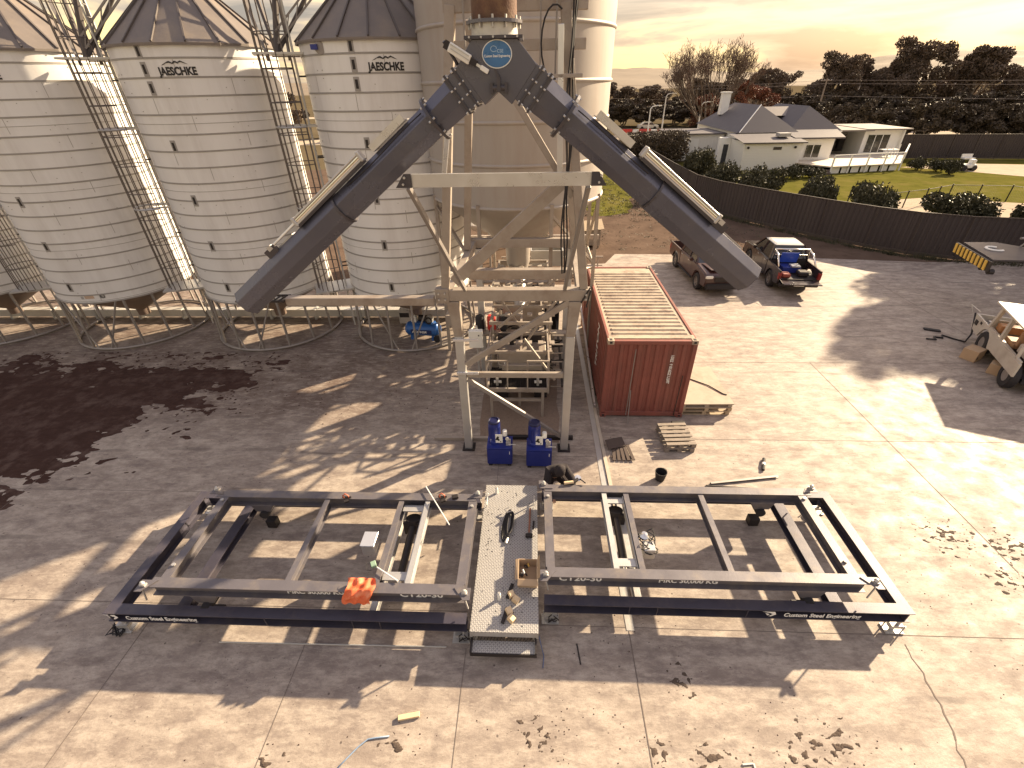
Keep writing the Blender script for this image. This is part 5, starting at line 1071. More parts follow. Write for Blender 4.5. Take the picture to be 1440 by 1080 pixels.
u2 = ute((12.55, 23.3, 0), R(85), 'dark pickup with a pale roof and open loaded tray parked near the brown fence', ute_b, ute_w, True)
def onute(u, name, mb, mat, lbl, cat, **k):
    o = mb.build(name, mat, **k); m4 = Matrix.Translation(u.location)@Matrix.Rotation(u.rotation_euler.z, 4, 'Z'); o.matrix_world = m4; return tag(o, lbl, cat)
t3 = thing('camp_chair', u2.location, 'bright blue panel and toolbox load standing in the pickup tray', 'blue box', rz=R(85)); t3.name = 'blue_tool_chest'
MB().box(-1.75, -1.15, -.35, .45, .725, 1.0).build('chest', blue, t3, bevel=.02); MB().cb((-1.15, .05, 1.28), (.04, .8, .5), 0, 0, -.2).build('open_lid', M('bright_blue', (.02, .06, .4), .4), t3, bevel=.01); MB().box(-1.8, -1.4, -.3, .1, 1.005, 1.08).build('tray_insert', galv_bright, t3, bevel=.01)
onute(u2, 'jerry_can', MB().box(-2.45, -2.05, .3, .65, .73, .9), M('dusty_red', (.25, .06, .04), .6), 'dusty red tool case at the left of the pickup tray mouth', 'tool case', bevel=.03)
onute(u2, 'tool_bag', MB().box(-2.3, -1.85, -.55, -.1, .73, .95), dark, 'dark tool bag at the right of the pickup tray', 'tool bag', bevel=.05)
ute((8.75, 23.1, 0), R(-87), 'maroon dusty pickup half hidden behind the lower end of the right chute', ute_r, ute_r, False)

# ------------------------------------------------------------ utility vehicle at the right edge
t = thing('utility_truck', (17.9, 12.6, 0), 'old white flat faced utility truck with a pale roof at the right edge', 'utility truck', rz=0)
wp = M('off_white_vehicle', (.5, .46, .4), .45, .05, .08, 3, (.25, .2, .16), .5)
X0, X1 = 16.95, 18.75
def W_(name, mb, mat, par=None, **k): return mb.build(name, mat, par or t, world=True, **k)
fr = MB().prism([(10.2, .55), (10.2, 1.0), (13.1, 1.0), (13.1, 1.02), (14.3, 1.0), (14.3, .62), (14.15, .5), (13.5, .45)]+[(12.95+.5*cos(a), .42+.5*sin(a)) for a in [i*pi/8 for i in range(1, 8)]]+[(12.4, .45), (12.2, .5)], X0, X0+.06, 'x'); W_('body_side', fr, wp)
fr = MB().prism([(10.2, .55), (10.2, 1.0), (14.3, 1.0), (14.3, .62), (13.95, .5), (13.5, .45)]+[(12.95+.5*cos(a), .42+.5*sin(a)) for a in [i*pi/8 for i in range(1, 8)]]+[(12.4, .45)], X1-.06, X1, 'x'); W_('body_side', fr, wp)
W_('front_tray', MB().box(X0+.06, X1-.06, 14.22, 14.3, .6, 1.0).box(X0+.06, X1-.06, 13.0, 13.08, .6, 1.3).box(X0+.06, X1-.06, 13.08, 14.22, .6, .66), wp)
W_('front_panel', MB().box(X0+.1, X1-.1, 14.302, 14.33, .65, .95), white_p)
W_('tray_load', MB().box(X0+.3, X1-.4, 13.3, 14.0, .67, .9).box(X0+.5, X0+.9, 13.2, 13.5, .9, 1.05), galv)
W_('roof', MB().box(X0-.12, X1+.12, 10.6, 13.15, 1.86, 1.92), M('cream_roof', (.5, .44, .34), .55, 0, .1, 2, (.3, .24, .17), .5), bevel=.02)
q = MB()
for x_ in (X0+.05, X1-.05):
    q.bar((x_, 13.05, 1.0), (x_, 12.8, 1.86), .1, .12); q.bar((x_, 12.0, 1.0), (x_, 11.97, 1.86), .1, .12); q.bar((x_, 10.6, 1.0), (x_, 10.65, 1.86), .07); q.bar((x_, 13.05, 1.02), (x_, 10.3, 1.02), .07)
W_('cab_frame', q, wp)
W_('dashboard', MB().box(X0+.15, X1-.15, 12.6, 12.95, 1.0, 1.25), M('tan_dash', (.4, .2, .09), .6), bevel=.02)
W_('seat', MB().box(X0+.2, X1-.2, 11.5, 12.2, .95, 1.1).box(X0+.2, X1-.2, 11.35, 11.5, 1.1, 1.6), M('tan_seat', (.3, .17, .09), .7), bevel=.02)
W_('rear_load', MB().box(X0+.2, X1-.2, 10.4, 11.2, 1.0, 1.3), M('patterned_load', (.4, .36, .32), .8, 0, .5, 9), bevel=.03)
W_('headlamp', MB().cb((X0-.01, 13.95, .78), (.03, .22, .16)), dark); W_('headlamp', MB().cb((X0-.01, 13.6, 1.0-.1), (.02, .12, .08)), dark)
for y_ in (12.95, 10.6):
    for x_ in (X0+.13, X1-.13):
        ty = W_('wheel', MB().lathe([(.22, -.12), (.38, -.12), (.42, -.08), (.42, .08), (.38, .12), (.22, .12), (.22, -.12)], 28, (x_, y_, .42), axis=(1, 0, 0)), black, smooth=35); W_('rim', MB().lathe([(0, -.09), (.22, -.1), (.22, .1), (0, .09)], 20, (x_, y_, .42), axis=(1, 0, 0)), leg_steel, ty, smooth=35)
W_('bull_bar', MB().path([(X0+.1, 14.32, .6), (X0-.1, 14.8, 1.15), (X0+.1, 14.35, 1.05)], .02, 6), wp)
W_('chassis', MB().box(X0+.3, X1-.3, 10.2, 14.2, .35, .5), black)
t.location = (16.9, 14.45, 0); t.rotation_euler = (0, 0, R(-24))
word('UTILITY', .1, (0,0,0), t, black_t, rot=Matrix.Translation((X0-.002, 14.0, .9))@Matrix.Rotation(-pi/2, 4, 'Z')@Matrix.Rotation(pi/2, 4, 'X')) if False else None
for i, (loc, d, rz, lbl) in enumerate((((15.72, 14.75, .2), (.55, .45, .4), .5, 'cardboard box standing by the wheel of the utility truck'), ((15.75, 13.75, .18), (.4, .42, .36), .7, 'smaller cardboard carton with a printed side nearest the bottom right of the truck'))):
    o = thing('cardboard_box', (loc[0], loc[1], 0), lbl, 'cardboard box', 'cartons by the utility truck', rz=rz)
    MB().box(-d[0]/2, d[0]/2, -d[1]/2, d[1]/2, .002, d[2]).build('carton', card, o, bevel=.006); MB().box(-d[0]/2+.05, -d[0]/2+.13, -d[1]/2-.003, -d[1]/2, .1, .2).build('printed_mark', black_t, o); MB().add([(d[0]/2, -d[1]/2, d[2]+.002), (d[0]/2, d[1]/2, d[2]+.002), (d[0]/2+.16, d[1]/2, d[2]-.05), (d[0]/2+.16, -d[1]/2, d[2]-.05)], [(0,1,2,3)]).build('flap', card, o)
    if i: MB().box(d[0]/2, d[0]/2+.004, -.1, .1, .05, .25).build('paper_label', white_p, o)
tag(MB().path([(15.2, 16.2, .03), (15.45, 16.05, .06), (15.6, 16.35, .03), (15.85, 16.25, .03), (16.0, 16.5, .03), (16.2, 16.2, .03), (16.45, 15.95, .03), (16.62, 16.05, .3), (16.72, 16.45, 1.0)], .03, 6).build('tow_strap', black, smooth=1), 'dark tow strap snaking over the slab to the front of the utility truck', 'strap')
tag(MB().cb((15.95, 16.95, .03), (.55, .18, .06), -.4).build('dark_rag', black, bevel=.02), 'dark rag lying beside the tow strap', 'rag')
# crane boom tip coming in from the right
t = thing('crane_boom', (22, 16.4, 0), 'dark crane boom with a yellow and black striped end plate and a white letter C', 'crane')
BZ = 1.9
plate = [(17.9, 15.6), (17.9, 17.3), (19.2, 17.6), (19.6, 16.9), (19.4, 15.9)]
W_('end_plate', MB().prism([(17.95, 15.6), (18.1, 17.35), (19.0, 17.5), (19.7, 16.9), (19.2, 15.75)], BZ+.25, BZ+.3), M('boom_grey', (.06, .055, .065), .5, .2), t)
strip = MB().bar((18.0, 17.45, BZ+.08), (17.9, 15.5, BZ+.08), .06, .34); W_('striped_plate', strip, M('hazard_black', (.025, .02, .02), .5), t)
q = MB()
for i in range(9):
    y_ = 15.6+i*.205; q.prism([(y_, BZ-.08), (y_+.1, BZ-.08), (y_+.14, BZ+.24), (y_+.04, BZ+.24)], 17.845+.05*(y_-15.5), 17.868+.05*(y_-15.5), 'x')
W_('hazard_stripes', q, M('hazard_yellow', (.65, .42, .08), .5), t)
mb = MB().path([(18.55+.2*cos(a), 16.7+.2*sin(a), BZ+.315) for a in [R(50+i*26) for i in range(11)]], .035, 6); W_('letter_C', mb, white_t, t)
for y_ in (15.55, 15.9): W_('hook_roller', MB().lathe([(0, -.06), (.09, -.06), (.09, .06), (0, .06)], 16, (18.0, y_, BZ-.1), axis=(1, 0, 0)), dark, t)
for y_ in (16.2, 17.1):
    for z_ in (BZ+.1, BZ+.6): W_('chord', MB().tube((19.3, y_, z_), (27, y_, z_+.4), .045, 8), leg_steel if z_ > 2.2 else dark, t)
q = MB()
for i in range(14):
    x_ = 19.3+i*.52; q.tube((x_, 16.2, BZ+.6), (x_+.26, 17.1, BZ+.6), .022, 5).tube((x_+.26, 17.1, BZ+.6), (x_+.52, 16.2, BZ+.6), .022, 5).tube((x_, 16.2, BZ+.1), (x_+.26, 16.2, BZ+.6), .022, 5).tube((x_, 17.1, BZ+.1), (x_+.26, 17.1, BZ+.6), .022, 5)
W_('lattice', q, leg_steel, t)
W_('crane_body', MB().box(24.5, 30.5, 15.4, 17.9, .5, 1.7).box(27.5, 30.3, 15.5, 17.8, 1.7, 3.2), dark, t, bevel=.05)
for x_ in (25.2, 26.6, 29.6):
    for y_ in (15.5, 17.7): W_('wheel', MB().lathe([(0, -.17), (.5, -.17), (.55, -.1), (.55, .1), (.5, .17), (0, .17)], 24, (x_, y_, .55), axis=(0, 1, 0)), black, t, smooth=35)
t.location = (23.7, 18.1, 0); t.scale = (1.4, 1.4, 1.12); t.rotation_euler = (0, 0, -.2)

# ------------------------------------------------------------ fences
def panel_fence(name, pts, h, lbl, cat='fence', per=.26, mat=fence_m):
    t = thing(name, (pts[0][0], pts[0][1], 0), lbl, cat)
    q = MB(); posts = MB(); k = 0; line = []
    for (a, b_), (c_, d_) in zip(pts[:-1], pts[1:]):
        L_ = hypot(c_-a, d_-b_); n = max(1, round(L_/per)); nx, ny = -(d_-b_)/L_, (c_-a)/L_
        for i in range(n):
            u0 = i/n
            for f_, o_ in ((0, 0), (.45, 0), (.55, .035), (.9, .035)):
                uu = (i+f_)/n; line.append((a+(c_-a)*uu+nx*o_, b_+(d_-b_)*uu+ny*o_))
    line.append(pts[-1]); m = len(line)
    q.add([(x_, y_, z_) for z_ in (.06, h) for x_, y_ in line], [(i, i+1, m+i+1, m+i) for i in range(m-1)])
    q.build('panels', mat, t, world=True, fix=False)
    acc = MB(); cap = MB()
    for (a, b_), (c_, d_) in zip(pts[:-1], pts[1:]):
        cap.bar((a, b_, h+.02), (c_, d_, h+.02), .06, .05); cap.bar((a, b_, .1), (c_, d_, .1), .07, .16)
    cap.build('rails', M('fence_rail', (.055, .042, .038), .6), t, world=True)
    L_tot = 0
    for (a, b_), (c_, d_) in zip(pts[:-1], pts[1:]):
        L_ = hypot(c_-a, d_-b_); n = max(1, round(L_/2.4))
        for i in range(n): MB().box(a+(c_-a)*i/n-.035, a+(c_-a)*i/n+.035, b_+(d_-b_)*i/n-.045, b_+(d_-b_)*i/n+.045, 0, h+.03).build('post', M('fence_rail', (0,0,0)), t, world=True)
    return t
panel_fence('boundary_fence', [(12.9,60),(12.85,46),(13.0,39.5),(13.9,36.6),(15.7,33.6),(18.1,30.1),(19.8,28.0),(21.3,26.6),(23.2,25.6),(26.2,24.9),(30,24.2),(48,21.5)], 2.25, 'long tall brown sheet metal fence curving round behind the parked pickups')
panel_fence('garden_fence', [(43.6,63.6),(50,63.0),(60,61.6),(78,59)], 2.6, 'dark sheet metal fence at the far side of the lawn')
mp_ = [(24.6,38.5),(26.6,37.2),(30.5,38.7),(33.5,40.3),(37.5,39.6),(39.0,37.2),(38.2,33.6),(37,30.4),(36.5,28)]
t = thing('pool_fence', (32, 38, 0), 'low dark wire mesh pool fence with posts in the garden', 'fence')
q = MB()
for (a, b_), (c_, d_) in zip(mp_[:-1], mp_[1:]):
    L_ = hypot(c_-a, d_-b_); n = int(L_/.16)
    for i in range(n):
        for s_ in (1, -1):
            u0, u1 = i/n, min(1, max(0, i/n+s_*1.1/L_)); zz = 1.1*abs(u1-u0)*L_/1.1; q.add([(a+(c_-a)*u0, b_+(d_-b_)*u0, .05), (a+(c_-a)*u0+.012, b_+(d_-b_)*u0+.012, .05), (a+(c_-a)*u1+.012, b_+(d_-b_)*u1+.012, .05+zz), (a+(c_-a)*u1, b_+(d_-b_)*u1, .05+zz)], [(0,1,2,3)])
    q.bar((a, b_, 1.17), (c_, d_, 1.17), .035)
q.build('mesh', dark, t, world=True, fix=False)
for a, b_ in mp_+[(28.5,37.9),(32,39.5),(35.5,40),(38.7,35.4)]: MB().box(a-.03, a+.03, b_-.03, b_+.03, 0, 1.25).build('post', dark, t, world=True)
t = thing('sun_lounger', (31.2, 36.2, 0), 'dark wavy sun lounger on the pale pool paving', 'lounger'); MB().path([(30.2, 36.4, .35), (30.7, 36.3, .28), (31.2, 36.2, .42), (31.8, 36.1, .3), (32.4, 36.0, .3)], .1, 6).build('seat', dark, t, world=True); MB().bar((30.6, 36.3, 0), (30.6, 36.3, .25), .04).bar((32.2, 36.0, 0), (32.2, 36.0, .25), .04).build('legs', dark, t, world=True)

# ------------------------------------------------------------ house
t = thing('house', (30, 62, 0), 'white weatherboard house with dark hipped roofs and a raised deck beyond the fence', 'house')
def hip(x0, x1, y0, y1, ze, zr, name='roof', mat=None, ov=.3):
    x0 -= ov; x1 += ov; y0 -= ov; y1 += ov; xm = (x0+x1)/2; w_ = (x1-x0)/2
    return MB().add([(x0,y0,ze),(x1,y0,ze),(x1,y1,ze),(x0,y1,ze),(xm,y0+w_,zr),(xm,y1-w_,zr)], [(0,1,4),(1,2,5,4),(2,3,5),(3,0,4,5),(0,3,2,1)]).build(name, mat or house_roof, t, world=True)
def hw_(x0, x1, y0, y1, z1, z0=0, mat=board_w): return MB().box(x0, x1, y0, y1, z0, z1).build('wall', mat, t, world=True)
def window(x0, x1, y_, z0, z1, bars=1):
    f_ = MB().box(x0-.08, x1+.08, y_-.05, y_-.002, z0-.08, z1+.08).build('window', white_p, t, world=True)
    MB().box(x0, x1, y_-.056, y_-.051, z0, z1).build('pane', glass, f_, world=True)
    q = MB()
    for i in range(1, bars+1): xx = x0+(x1-x0)*i/(bars+1); q.box(xx-.04, xx+.04, y_-.066, y_-.057, z0, z1)
    q.build('glazing_bar', white_p, f_, world=True)
hw_(23.8, 30.2, 61.0, 76, 3.3); r_ = hip(23.8, 30.2, 61.0, 76, 3.31, 5.9)
MB().box(24.9, 25.9, 71.5, 72.4, 4.6, 7.0).box(24.8, 26.0, 71.4, 72.5, 7.0, 7.15).build('chimney', house_w, r_, world=True)
MB().bar((24.1-.3+.0, 60.7, 3.36), (27.0, 64.2, 5.95), .09, .05).build('ridge_cap', house_w, r_, world=True)
hw_(30.202, 35.6, 62.0, 76, 3.29); hip(30.2, 35.6, 62.0, 75.9, 3.3, 5.7); MB().box(29.9, 35.9, 61.62, 61.69, 3.15, 3.3).build('gutter', white_p, t, world=True)
MB().add([(26.5,71,4.6),(33,71,4.6),(33,69.2,5.5),(26.5,69.2,5.5),(26.5,67.2,4.6),(33,67.2,4.6)], [(0,1,2,3),(3,2,5,4)]).build('roof', house_roof2, t, world=True)
hw_(23.0, 29.2, 56.4, 60.99, 2.75); MB().add([(22.7,56.1,2.76),(29.5,56.1,2.76),(29.5,61.2,3.28),(22.7,61.2,3.28),(22.7,56.1,2.64),(29.5,56.1,2.64)], [(0,1,2,3),(4,5,1,0)]).build('roof', house_roof, t, world=True)
window(26.1, 27.0, 56.4, 2.0, 2.3, 0)
for x_ in (23.4, 28.4): MB().lathe([(.12, 0), (.12, .15), (0, .18)], 10, (x_, 56.35, 2.25), axis=(0, -1, 0)).build('wall_lamp', dark, t, world=True)
MB().box(27.2, 28.4, 58, 59, 3.1, 3.45).build('air_conditioner', galv, t, world=True)
MB().box(21.7, 22.98, 60.4, 61.0, 0, 2.9).build('side_wall', house_w, t, world=True); MB().box(22.2, 22.75, 60.34, 60.39, .1, 2.2).build('door', glass, t, world=True)
hw_(29.202, 33.6, 58.6, 61.99, 2.95, mat=house_w); MB().add([(28.9,57.9,3.0),(34.3,57.9,3.0),(35.4,61.9,3.45),(29.0,61.9,3.45),(28.9,57.9,2.85),(34.3,57.9,2.85)], [(0,1,2,3),(4,5,1,0)]).build('roof', house_roof, t, world=True)
window(30.7, 32.3, 58.6, .95, 2.2, 1)
MB().box(33.4, 40.0, 62.3, 70, 3.15, 3.3).build('porch_roof', house_roof2, t, world=True); hw_(35.7, 39.4, 66.4, 70, 3.1, mat=M('porch_wall', (.33, .3, .28), .7))
for x_, w_, h_ in ((35.9, 1.0, 1.1), (37.2, .8, 1.0), (38.2, .7, 1.5)): MB().box(x_, x_+w_, 65.6, 66.3, .72, .72+h_).build('porch_furniture', dark, t, world=True, bevel=.04)
hw_(39.4, 43.6, 63.0, 70, 3.2, mat=house_w); MB().box(39.2, 44.4, 62.4, 70.2, 3.22, 3.36).build('roof', house_roof2, t, world=True)
window(39.9, 42.4, 63.0, .85, 2.7, 2)
MB().box(43.6, 43.75, 62.6, 63.1, 0, 3.2).build('wall_fin', white_p, t, world=True)
dk = [(28.9,56.4),(31.2,53.3),(39.3,55.0),(44.6,62.2),(44.6,62.9),(39.4,62.9),(35.5,62.3),(33.7,62.2),(33.7,58.5),(29.25,58.5),(29.25,56.4)]
MB().prism(dk, .6, .72).build('deck', M('deck_pale', (.5, .44, .36), .7), t, world=True)
q = MB()
for i, u in enumerate([j/7 for j in range(7)]):
    a = V((31.3, 53.5, 0)).lerp(V((39.2, 55.15, 0)), u+.01); b_ = V((31.3, 53.5, 0)).lerp(V((39.2, 55.15, 0)), u+.125); q.add([a+V((0,0,.02)), b_+V((0,0,.02)), b_+V((0,0,.58)), a+V((0,0,.58))], [(0,1,2,3)])
q.build('deck_skirt', white_p, t, world=True, fix=False)
MB().box(28.9, 31.1, 53.0, 53.3, 0, .2).box(29.0, 31.1, 53.3, 53.6, 0, .4).build('steps', M('dark_step', (.12, .09, .08)), t, world=True)
rl = [(31.2,53.35),(33.2,53.8),(35.2,54.2),(37.2,54.6),(39.3,55.05),(41.9,58.6),(44.5,62.2)]
q = MB()
for (a, b_), (c_, d_) in zip(rl[:-1], rl[1:]): q.bar((a, b_, 1.75), (c_, d_, 1.75), .12, .07)
for a, b_ in rl: q.bar((a, b_, .0 if b_ < 56 else .7), (a, b_, 1.75), .12, .12, (0,1,0))
q.build('deck_railing', white_p, t, world=True)
t = thing('deck_table', (41, 60, .72), 'white slatted table and chairs on the raised deck', 'table'); q = MB().box(-1.0, .8, -.4, .4, .7, .78)
for i in range(6): q.box(-.95+i*.33, -.9+i*.33, -.4, -.35, 0, 1.3 if i % 2 else .7)
q.build('frame', white_p, t)
t = thing('shed', (20.5, 68, 0), 'white flat roofed outbuilding left of the house', 'shed')
MB().box(17.3, 23.6, 64.6, 71.5, 0, 2.9).build('wall', board_mat('shed_boards', (.68, .66, .62), .45, 0), t, world=True); MB().box(17.1, 23.8, 64.3, 71.7, 2.91, 3.02).build('roof', house_roof, t, world=True); MB().box(18.2, 20.6, 64.56, 64.598, .2, 2.4).build('door', white_p, t, world=True)
t = thing('hedge', (14, 66, 0), 'dense dark clipped hedge left of the outbuilding', 'hedge')
# street lamps, power pole, wires
def lamp(loc, h, lbl, arm=-1):
    t = thing('street_lamp', loc, lbl, 'street lamp', 'street lamps beyond the house'); MB().tube((0,0,0), (0,0,h), .14, 8, .09).build('pole', white_p, t); MB().path([(0,0,h), (arm*.3,0,h+.35), (arm*1.2,0,h+.5)], .08, 6).build('arm', white_p, t); MB().cb((arm*1.5, 0, h+.47), (.7, .3, .14)).build('lamp_head', galv_bright, t); return t
lamp((88, 150, 0), 6.5, 'white street lamp on the left, right of the power pole'); lamp((113, 150, 0), 6.2, 'white street lamp on the right, in front of the gum trees'); lamp((25.5, 104, 0), 6, 'short white lamp near the bare tree', 1); lamp((20.2, 92, 0), 4.5, 'white lamp at the left by the road barriers', 1); lamp((32.5, 104, 0), 4.5, 'white lamp in front of the bare tree trunk', 1)
t = thing('power_pole', (62, 118, 0), 'leaning looking timber power pole behind the house roof', 'power pole'); MB().tube((0,0,0), (0,0,8.3), .2, 10, .13).build('pole', bark_pale, t); MB().bar((-1.1, .1, 7.9), (1.1, .1, 7.9), .12, .12).build('crossarm', bark_pale, t); 
for x_ in (-1, -.4, .4, 1): MB().lathe([(.06, 0), (.06, .15), (0, .18)], 8, (x_, .1, 7.97)).build('insulator', white_p, t)
for i, (z0, z1, lb) in enumerate(((8.0, 8.9, 'upper'), (7.4, 8.0, 'middle'), (5.2, 4.8, 'lower'))):
    p0, p1 = V((20, 136, z0-.2)), V((62, 118, z0)); p2 = V((190, 96, z1))
    tag(MB().path([p0+(p1-p0)*k/8+V((0,0,-.6*sin(pi*k/8))) for k in range(9)]+[p1+(p2-p1)*k/12+V((0,0,-1.2*sin(pi*k/12))) for k in range(1, 13)], .022, 4).build('power_line', M('wire', (.4, .33, .28), .5)), lb+' power line crossing in front of the far trees', 'power line', 'power lines')
for i in range(4):
    o = thing('road_barrier', (17.5+i*3.3, 97.5-.3*i, 0), ['leftmost', 'second from left', 'third from left', 'rightmost'][i]+' of the red and white plastic road barriers', 'barrier', 'road barriers'); MB().prism([(-.3, 0), (.3, 0), (.18, .5), (.12, 1.1), (-.12, 1.1), (-.18, .5)], -1.0, 1.0, 'x').build('body', red_p if i != 1 else M('barrier_red', (.45, .04, .03), .5), o, bevel=.03); MB().box(1.1, 2.2, -.15, .15, .05, 1.0).build('white_section', white_p, o, bevel=.03)
def car(loc, lbl, paint):
    o = thing('parked_car', loc, lbl, 'car', 'cars on the far road'); MB().prism([(-2.1, .3), (2.1, .3), (2.1, .8), (1.2, .9), (.7, 1.4), (-.9, 1.4), (-1.6, .95), (-2.1, .9)], -.85, .85, 'y').build('body', paint, o, bevel=.08, seg=2, smooth=35)
    MB().prism([(1.1, .92), (.66, 1.34), (-.86, 1.34), (-1.4, .96)], -.86, .86, 'y').build('windows', glass, o)
    for x_ in (-1.3, 1.3): MB().tube((x_, -.88, .32), (x_, .88, .32), .32, 14).build('wheel', black, o)
for i, (a, b_) in enumerate(((36, 103), (42, 102), (24, 110), (118, 128), (132, 126), (148, 124))): car((a, b_, 0), ['silver car left of the bare tree trunk', 'pale car right of the bare tree trunk', 'small pale car beyond the road barriers', 'pale car on the far road, left of three at the right', 'pale car on the far road, middle of three at the right', 'pale car on the far road, farthest right'][i], ute_w)
t = thing('mower', (45.9, 54.6, 0), 'small white ride on mower on the gravel drive', 'mower'); MB().box(-.7, .7, -.35, .35, .25, .6).box(.1, .5, -.3, .3, .6, 1.05).build('body', white_p, t, bevel=.05)
for x_ in (-.5, .5): MB().tube((x_, -.42, .25), (x_, .42, .25), .25, 14).build('wheel', black, t)
t = thing('garden_bench', (50.5, 60.5, 0), 'low white garden bench on the far lawn', 'bench'); MB().box(-.6, .6, -.3, .3, .3, .45).box(-.6, .6, .25, .35, .45, .8).build('seat', white_p, t)
for x_ in (-.5, .45): MB().box(x_, x_+.06, -.28, .3, 0, .3).build('leg', dark, t)
t = thing('small_kennel', (3.6, 28.6, 0), 'little timber slat hut behind the container', 'hut'); MB().box(-.55, .55, -.5, .5, .15, 1.1).build('wall', timber_o, t); MB().add([(-.7,-.7,1.05),(.7,-.7,1.2),(.7,.7,1.45),(-.7,.7,1.3)], [(0,1,2,3)]).build('roof', timber, t)
for x_ in (-.45, .4): MB().box(x_, x_+.1, -.5, -.4, 0, .15).build('foot', timber_o, t)
t = thing('scrap_frame', (1.2, 24, 0), 'rusty stillage frames and scrap behind the big silo', 'scrap frame'); q = MB(); rn = random.Random(21)
for i in range(9):
    x_ = -1.5+i*.62; q.bar((x_, 23.6, .1), (x_, 24.8, .1), .06).bar((x_, 23.6, 0), (x_, 23.6, .9), .06, .06, (0,1,0))
q.bar((-1.6, 23.6, .9), (3.7, 23.6, .9), .07).bar((-1.6, 23.6, .45), (3.7, 23.6, .45), .05); q.build('frame', old_steel, t, world=True)

# ------------------------------------------------------------ plants
def leaf_mesh(name, blobs, n, s, seed, mat, flat=1.0, hollow=.35):
    rn = random.Random(seed); vs = []; fs = []
    tot = sum(b[3]**2 for b in blobs)
    for bx, by, bz, br, *rest in blobs:
        vz = rest[0] if rest else 1.0
        for _ in range(int(n*br*br/tot)):
            while True:
                d = V((rn.gauss(0, 1), rn.gauss(0, 1), rn.gauss(0, 1)))
                if d.length > .01: break
            d.normalize(); rr = br*(rn.uniform(hollow, 1.0)**.6)*(1+.18*sin(d.x*5+seed)*cos(d.y*4+bz)); p = V((bx, by, bz))+V((d.x*rr, d.y*rr, d.z*rr*vz))
            a = V((rn.gauss(0, 1), rn.gauss(0, 1), rn.gauss(0, .7))).normalized(); b_ = a.orthogonal(); b_.rotate(Matrix.Rotation(rn.uniform(0, 6.28), 3, a)); c_ = a.cross(b_); k = s*rn.uniform(.6, 1.4); o = len(vs)
            vs += [p-b_*k-c_*k*.4, p+b_*k-c_*k*.5, p+b_*k*.9+c_*k*.5, p-b_*k*.8+c_*k*.45]; fs.append((o, o+1, o+2, o+3))
    me = bpy.data.meshes.new(name); me.from_pydata([tuple(q) for q in vs], [], fs); me.materials.append(mat); return me
def branches(mb, p, d, L_, r, depth, rn, spread=.5, up=.15, tips=None):
    q = p+d*L_; mb.tube(p, q, r, 5 if depth > 1 else 4, r*.68, caps=False)
    if tips is not None and depth <= 1: tips.append(q)
    if depth == 0: return
    for k in range(3 if depth > 1 and rn.random() < .75 else 2):
        nd = (d+V((rn.gauss(0, spread), rn.gauss(0, spread), rn.gauss(up, spread*.5)))).normalized(); branches(mb, q-d*L_*rn.uniform(0, .35), nd, L_*rn.uniform(.65, .85), r*.6, depth-1, rn, spread, up, tips)
def put(name, me, parent):
    o = bpy.data.objects.new(name, me); COL.objects.link(o); o.parent = parent; return o
def gum(loc, seed, lbl, h=12, mat=leaf_gum, n=4200, group='gum trees along the skyline', leaf=.26, wide=1.0, name='gum_tree', cat='tree'):
    rn = random.Random(seed); t = thing(name, loc, lbl, cat, group); mb = MB(); tips = []
    for k in range(3): branches(mb, V((rn.uniform(-.3, .3)*k, rn.uniform(-.3, .3)*k, 0)), V((rn.gauss(0, .18), rn.gauss(0, .18), 1)).normalized(), h*.3, h*.022, 3, rn, .42*wide, .2, tips)
    mb.build('trunk', bark_pale, t, fix=False)
    zmax = max(q.z for q in tips); blobs = [(q.x*wide, q.y*wide, q.z*h/zmax*.9, rn.uniform(.06, .13)*h, .75) for q in rn.sample(tips, min(len(tips), 34))]
    blobs += [(rn.gauss(0, h*.16), rn.gauss(0, h*.16), h*rn.uniform(.15, .5), h*rn.uniform(.09, .15), .8) for _ in range(9)]
    put('crown', leaf_mesh('crown', blobs, n, leaf, seed, mat), t); return t
def bush(loc, r, seed, lbl, h=1.6, mat=leaf_bush, n=1800, leaf=.12, group='round dark shrubs along the fence', name='shrub'):
    rn = random.Random(seed); t = thing(name, loc, lbl, 'shrub', group); mb = MB(); branches(mb, V((0,0,0)), V((0,0,1)), h*.3, .05, 3, rn, .5); mb.build('stem', bark, t, fix=False)
    blobs = [(rn.uniform(-r, r)*.6, rn.uniform(-r, r)*.6, h*rn.uniform(.35, .8), r*rn.uniform(.35, .6), .9) for _ in range(10)]+[(0, 0, h*.5, r*.8, h/(2*r)*1.1)]
    put('crown', leaf_mesh('crown', blobs, n, leaf, seed, mat), t); return t
rn = random.Random(40)
g1 = gum((92, 138, 0), 1, 'tallest gum tree of the skyline, right of the second lamp', 17, n=17000, leaf=.16); g2 = gum((80, 140, 0), 2, 'round headed gum tree left of the tallest one', 12.5, n=17000, leaf=.16, wide=.85); g3 = gum((104, 138, 0), 3, 'ragged gum tree right of the tallest one', 12.5, n=17000, leaf=.16, wide=.95)
GL = 'tall gum tree standing in the dark skyline row beyond the house'
for i in range(28):
    x_ = 46+i*4.7+rn.uniform(-2.2, 2.2); y_ = rn.uniform(134, 168); src = (g1, g2, g3)[i % 3]; hh = (17, 12.5, 12.5)[i % 3]
    want = (8.5, 11, 9.5, 13, 10, 12, 14.5)[i % 7]*(1 if x_ > 60 else .85)
    dup(src, (x_, y_, 0), rn.uniform(0, 6), GL, (want/hh*1.0, want/hh*1.0, want/hh))
for i in range(14): dup((g2, g3)[i % 2], (6+i*4.2+rn.uniform(-1, 1), rn.uniform(150, 185), 0), rn.uniform(0, 6), 'pale far tree in the low belt behind the bare tree', (.95, .95, rn.uniform(.5, .72)))
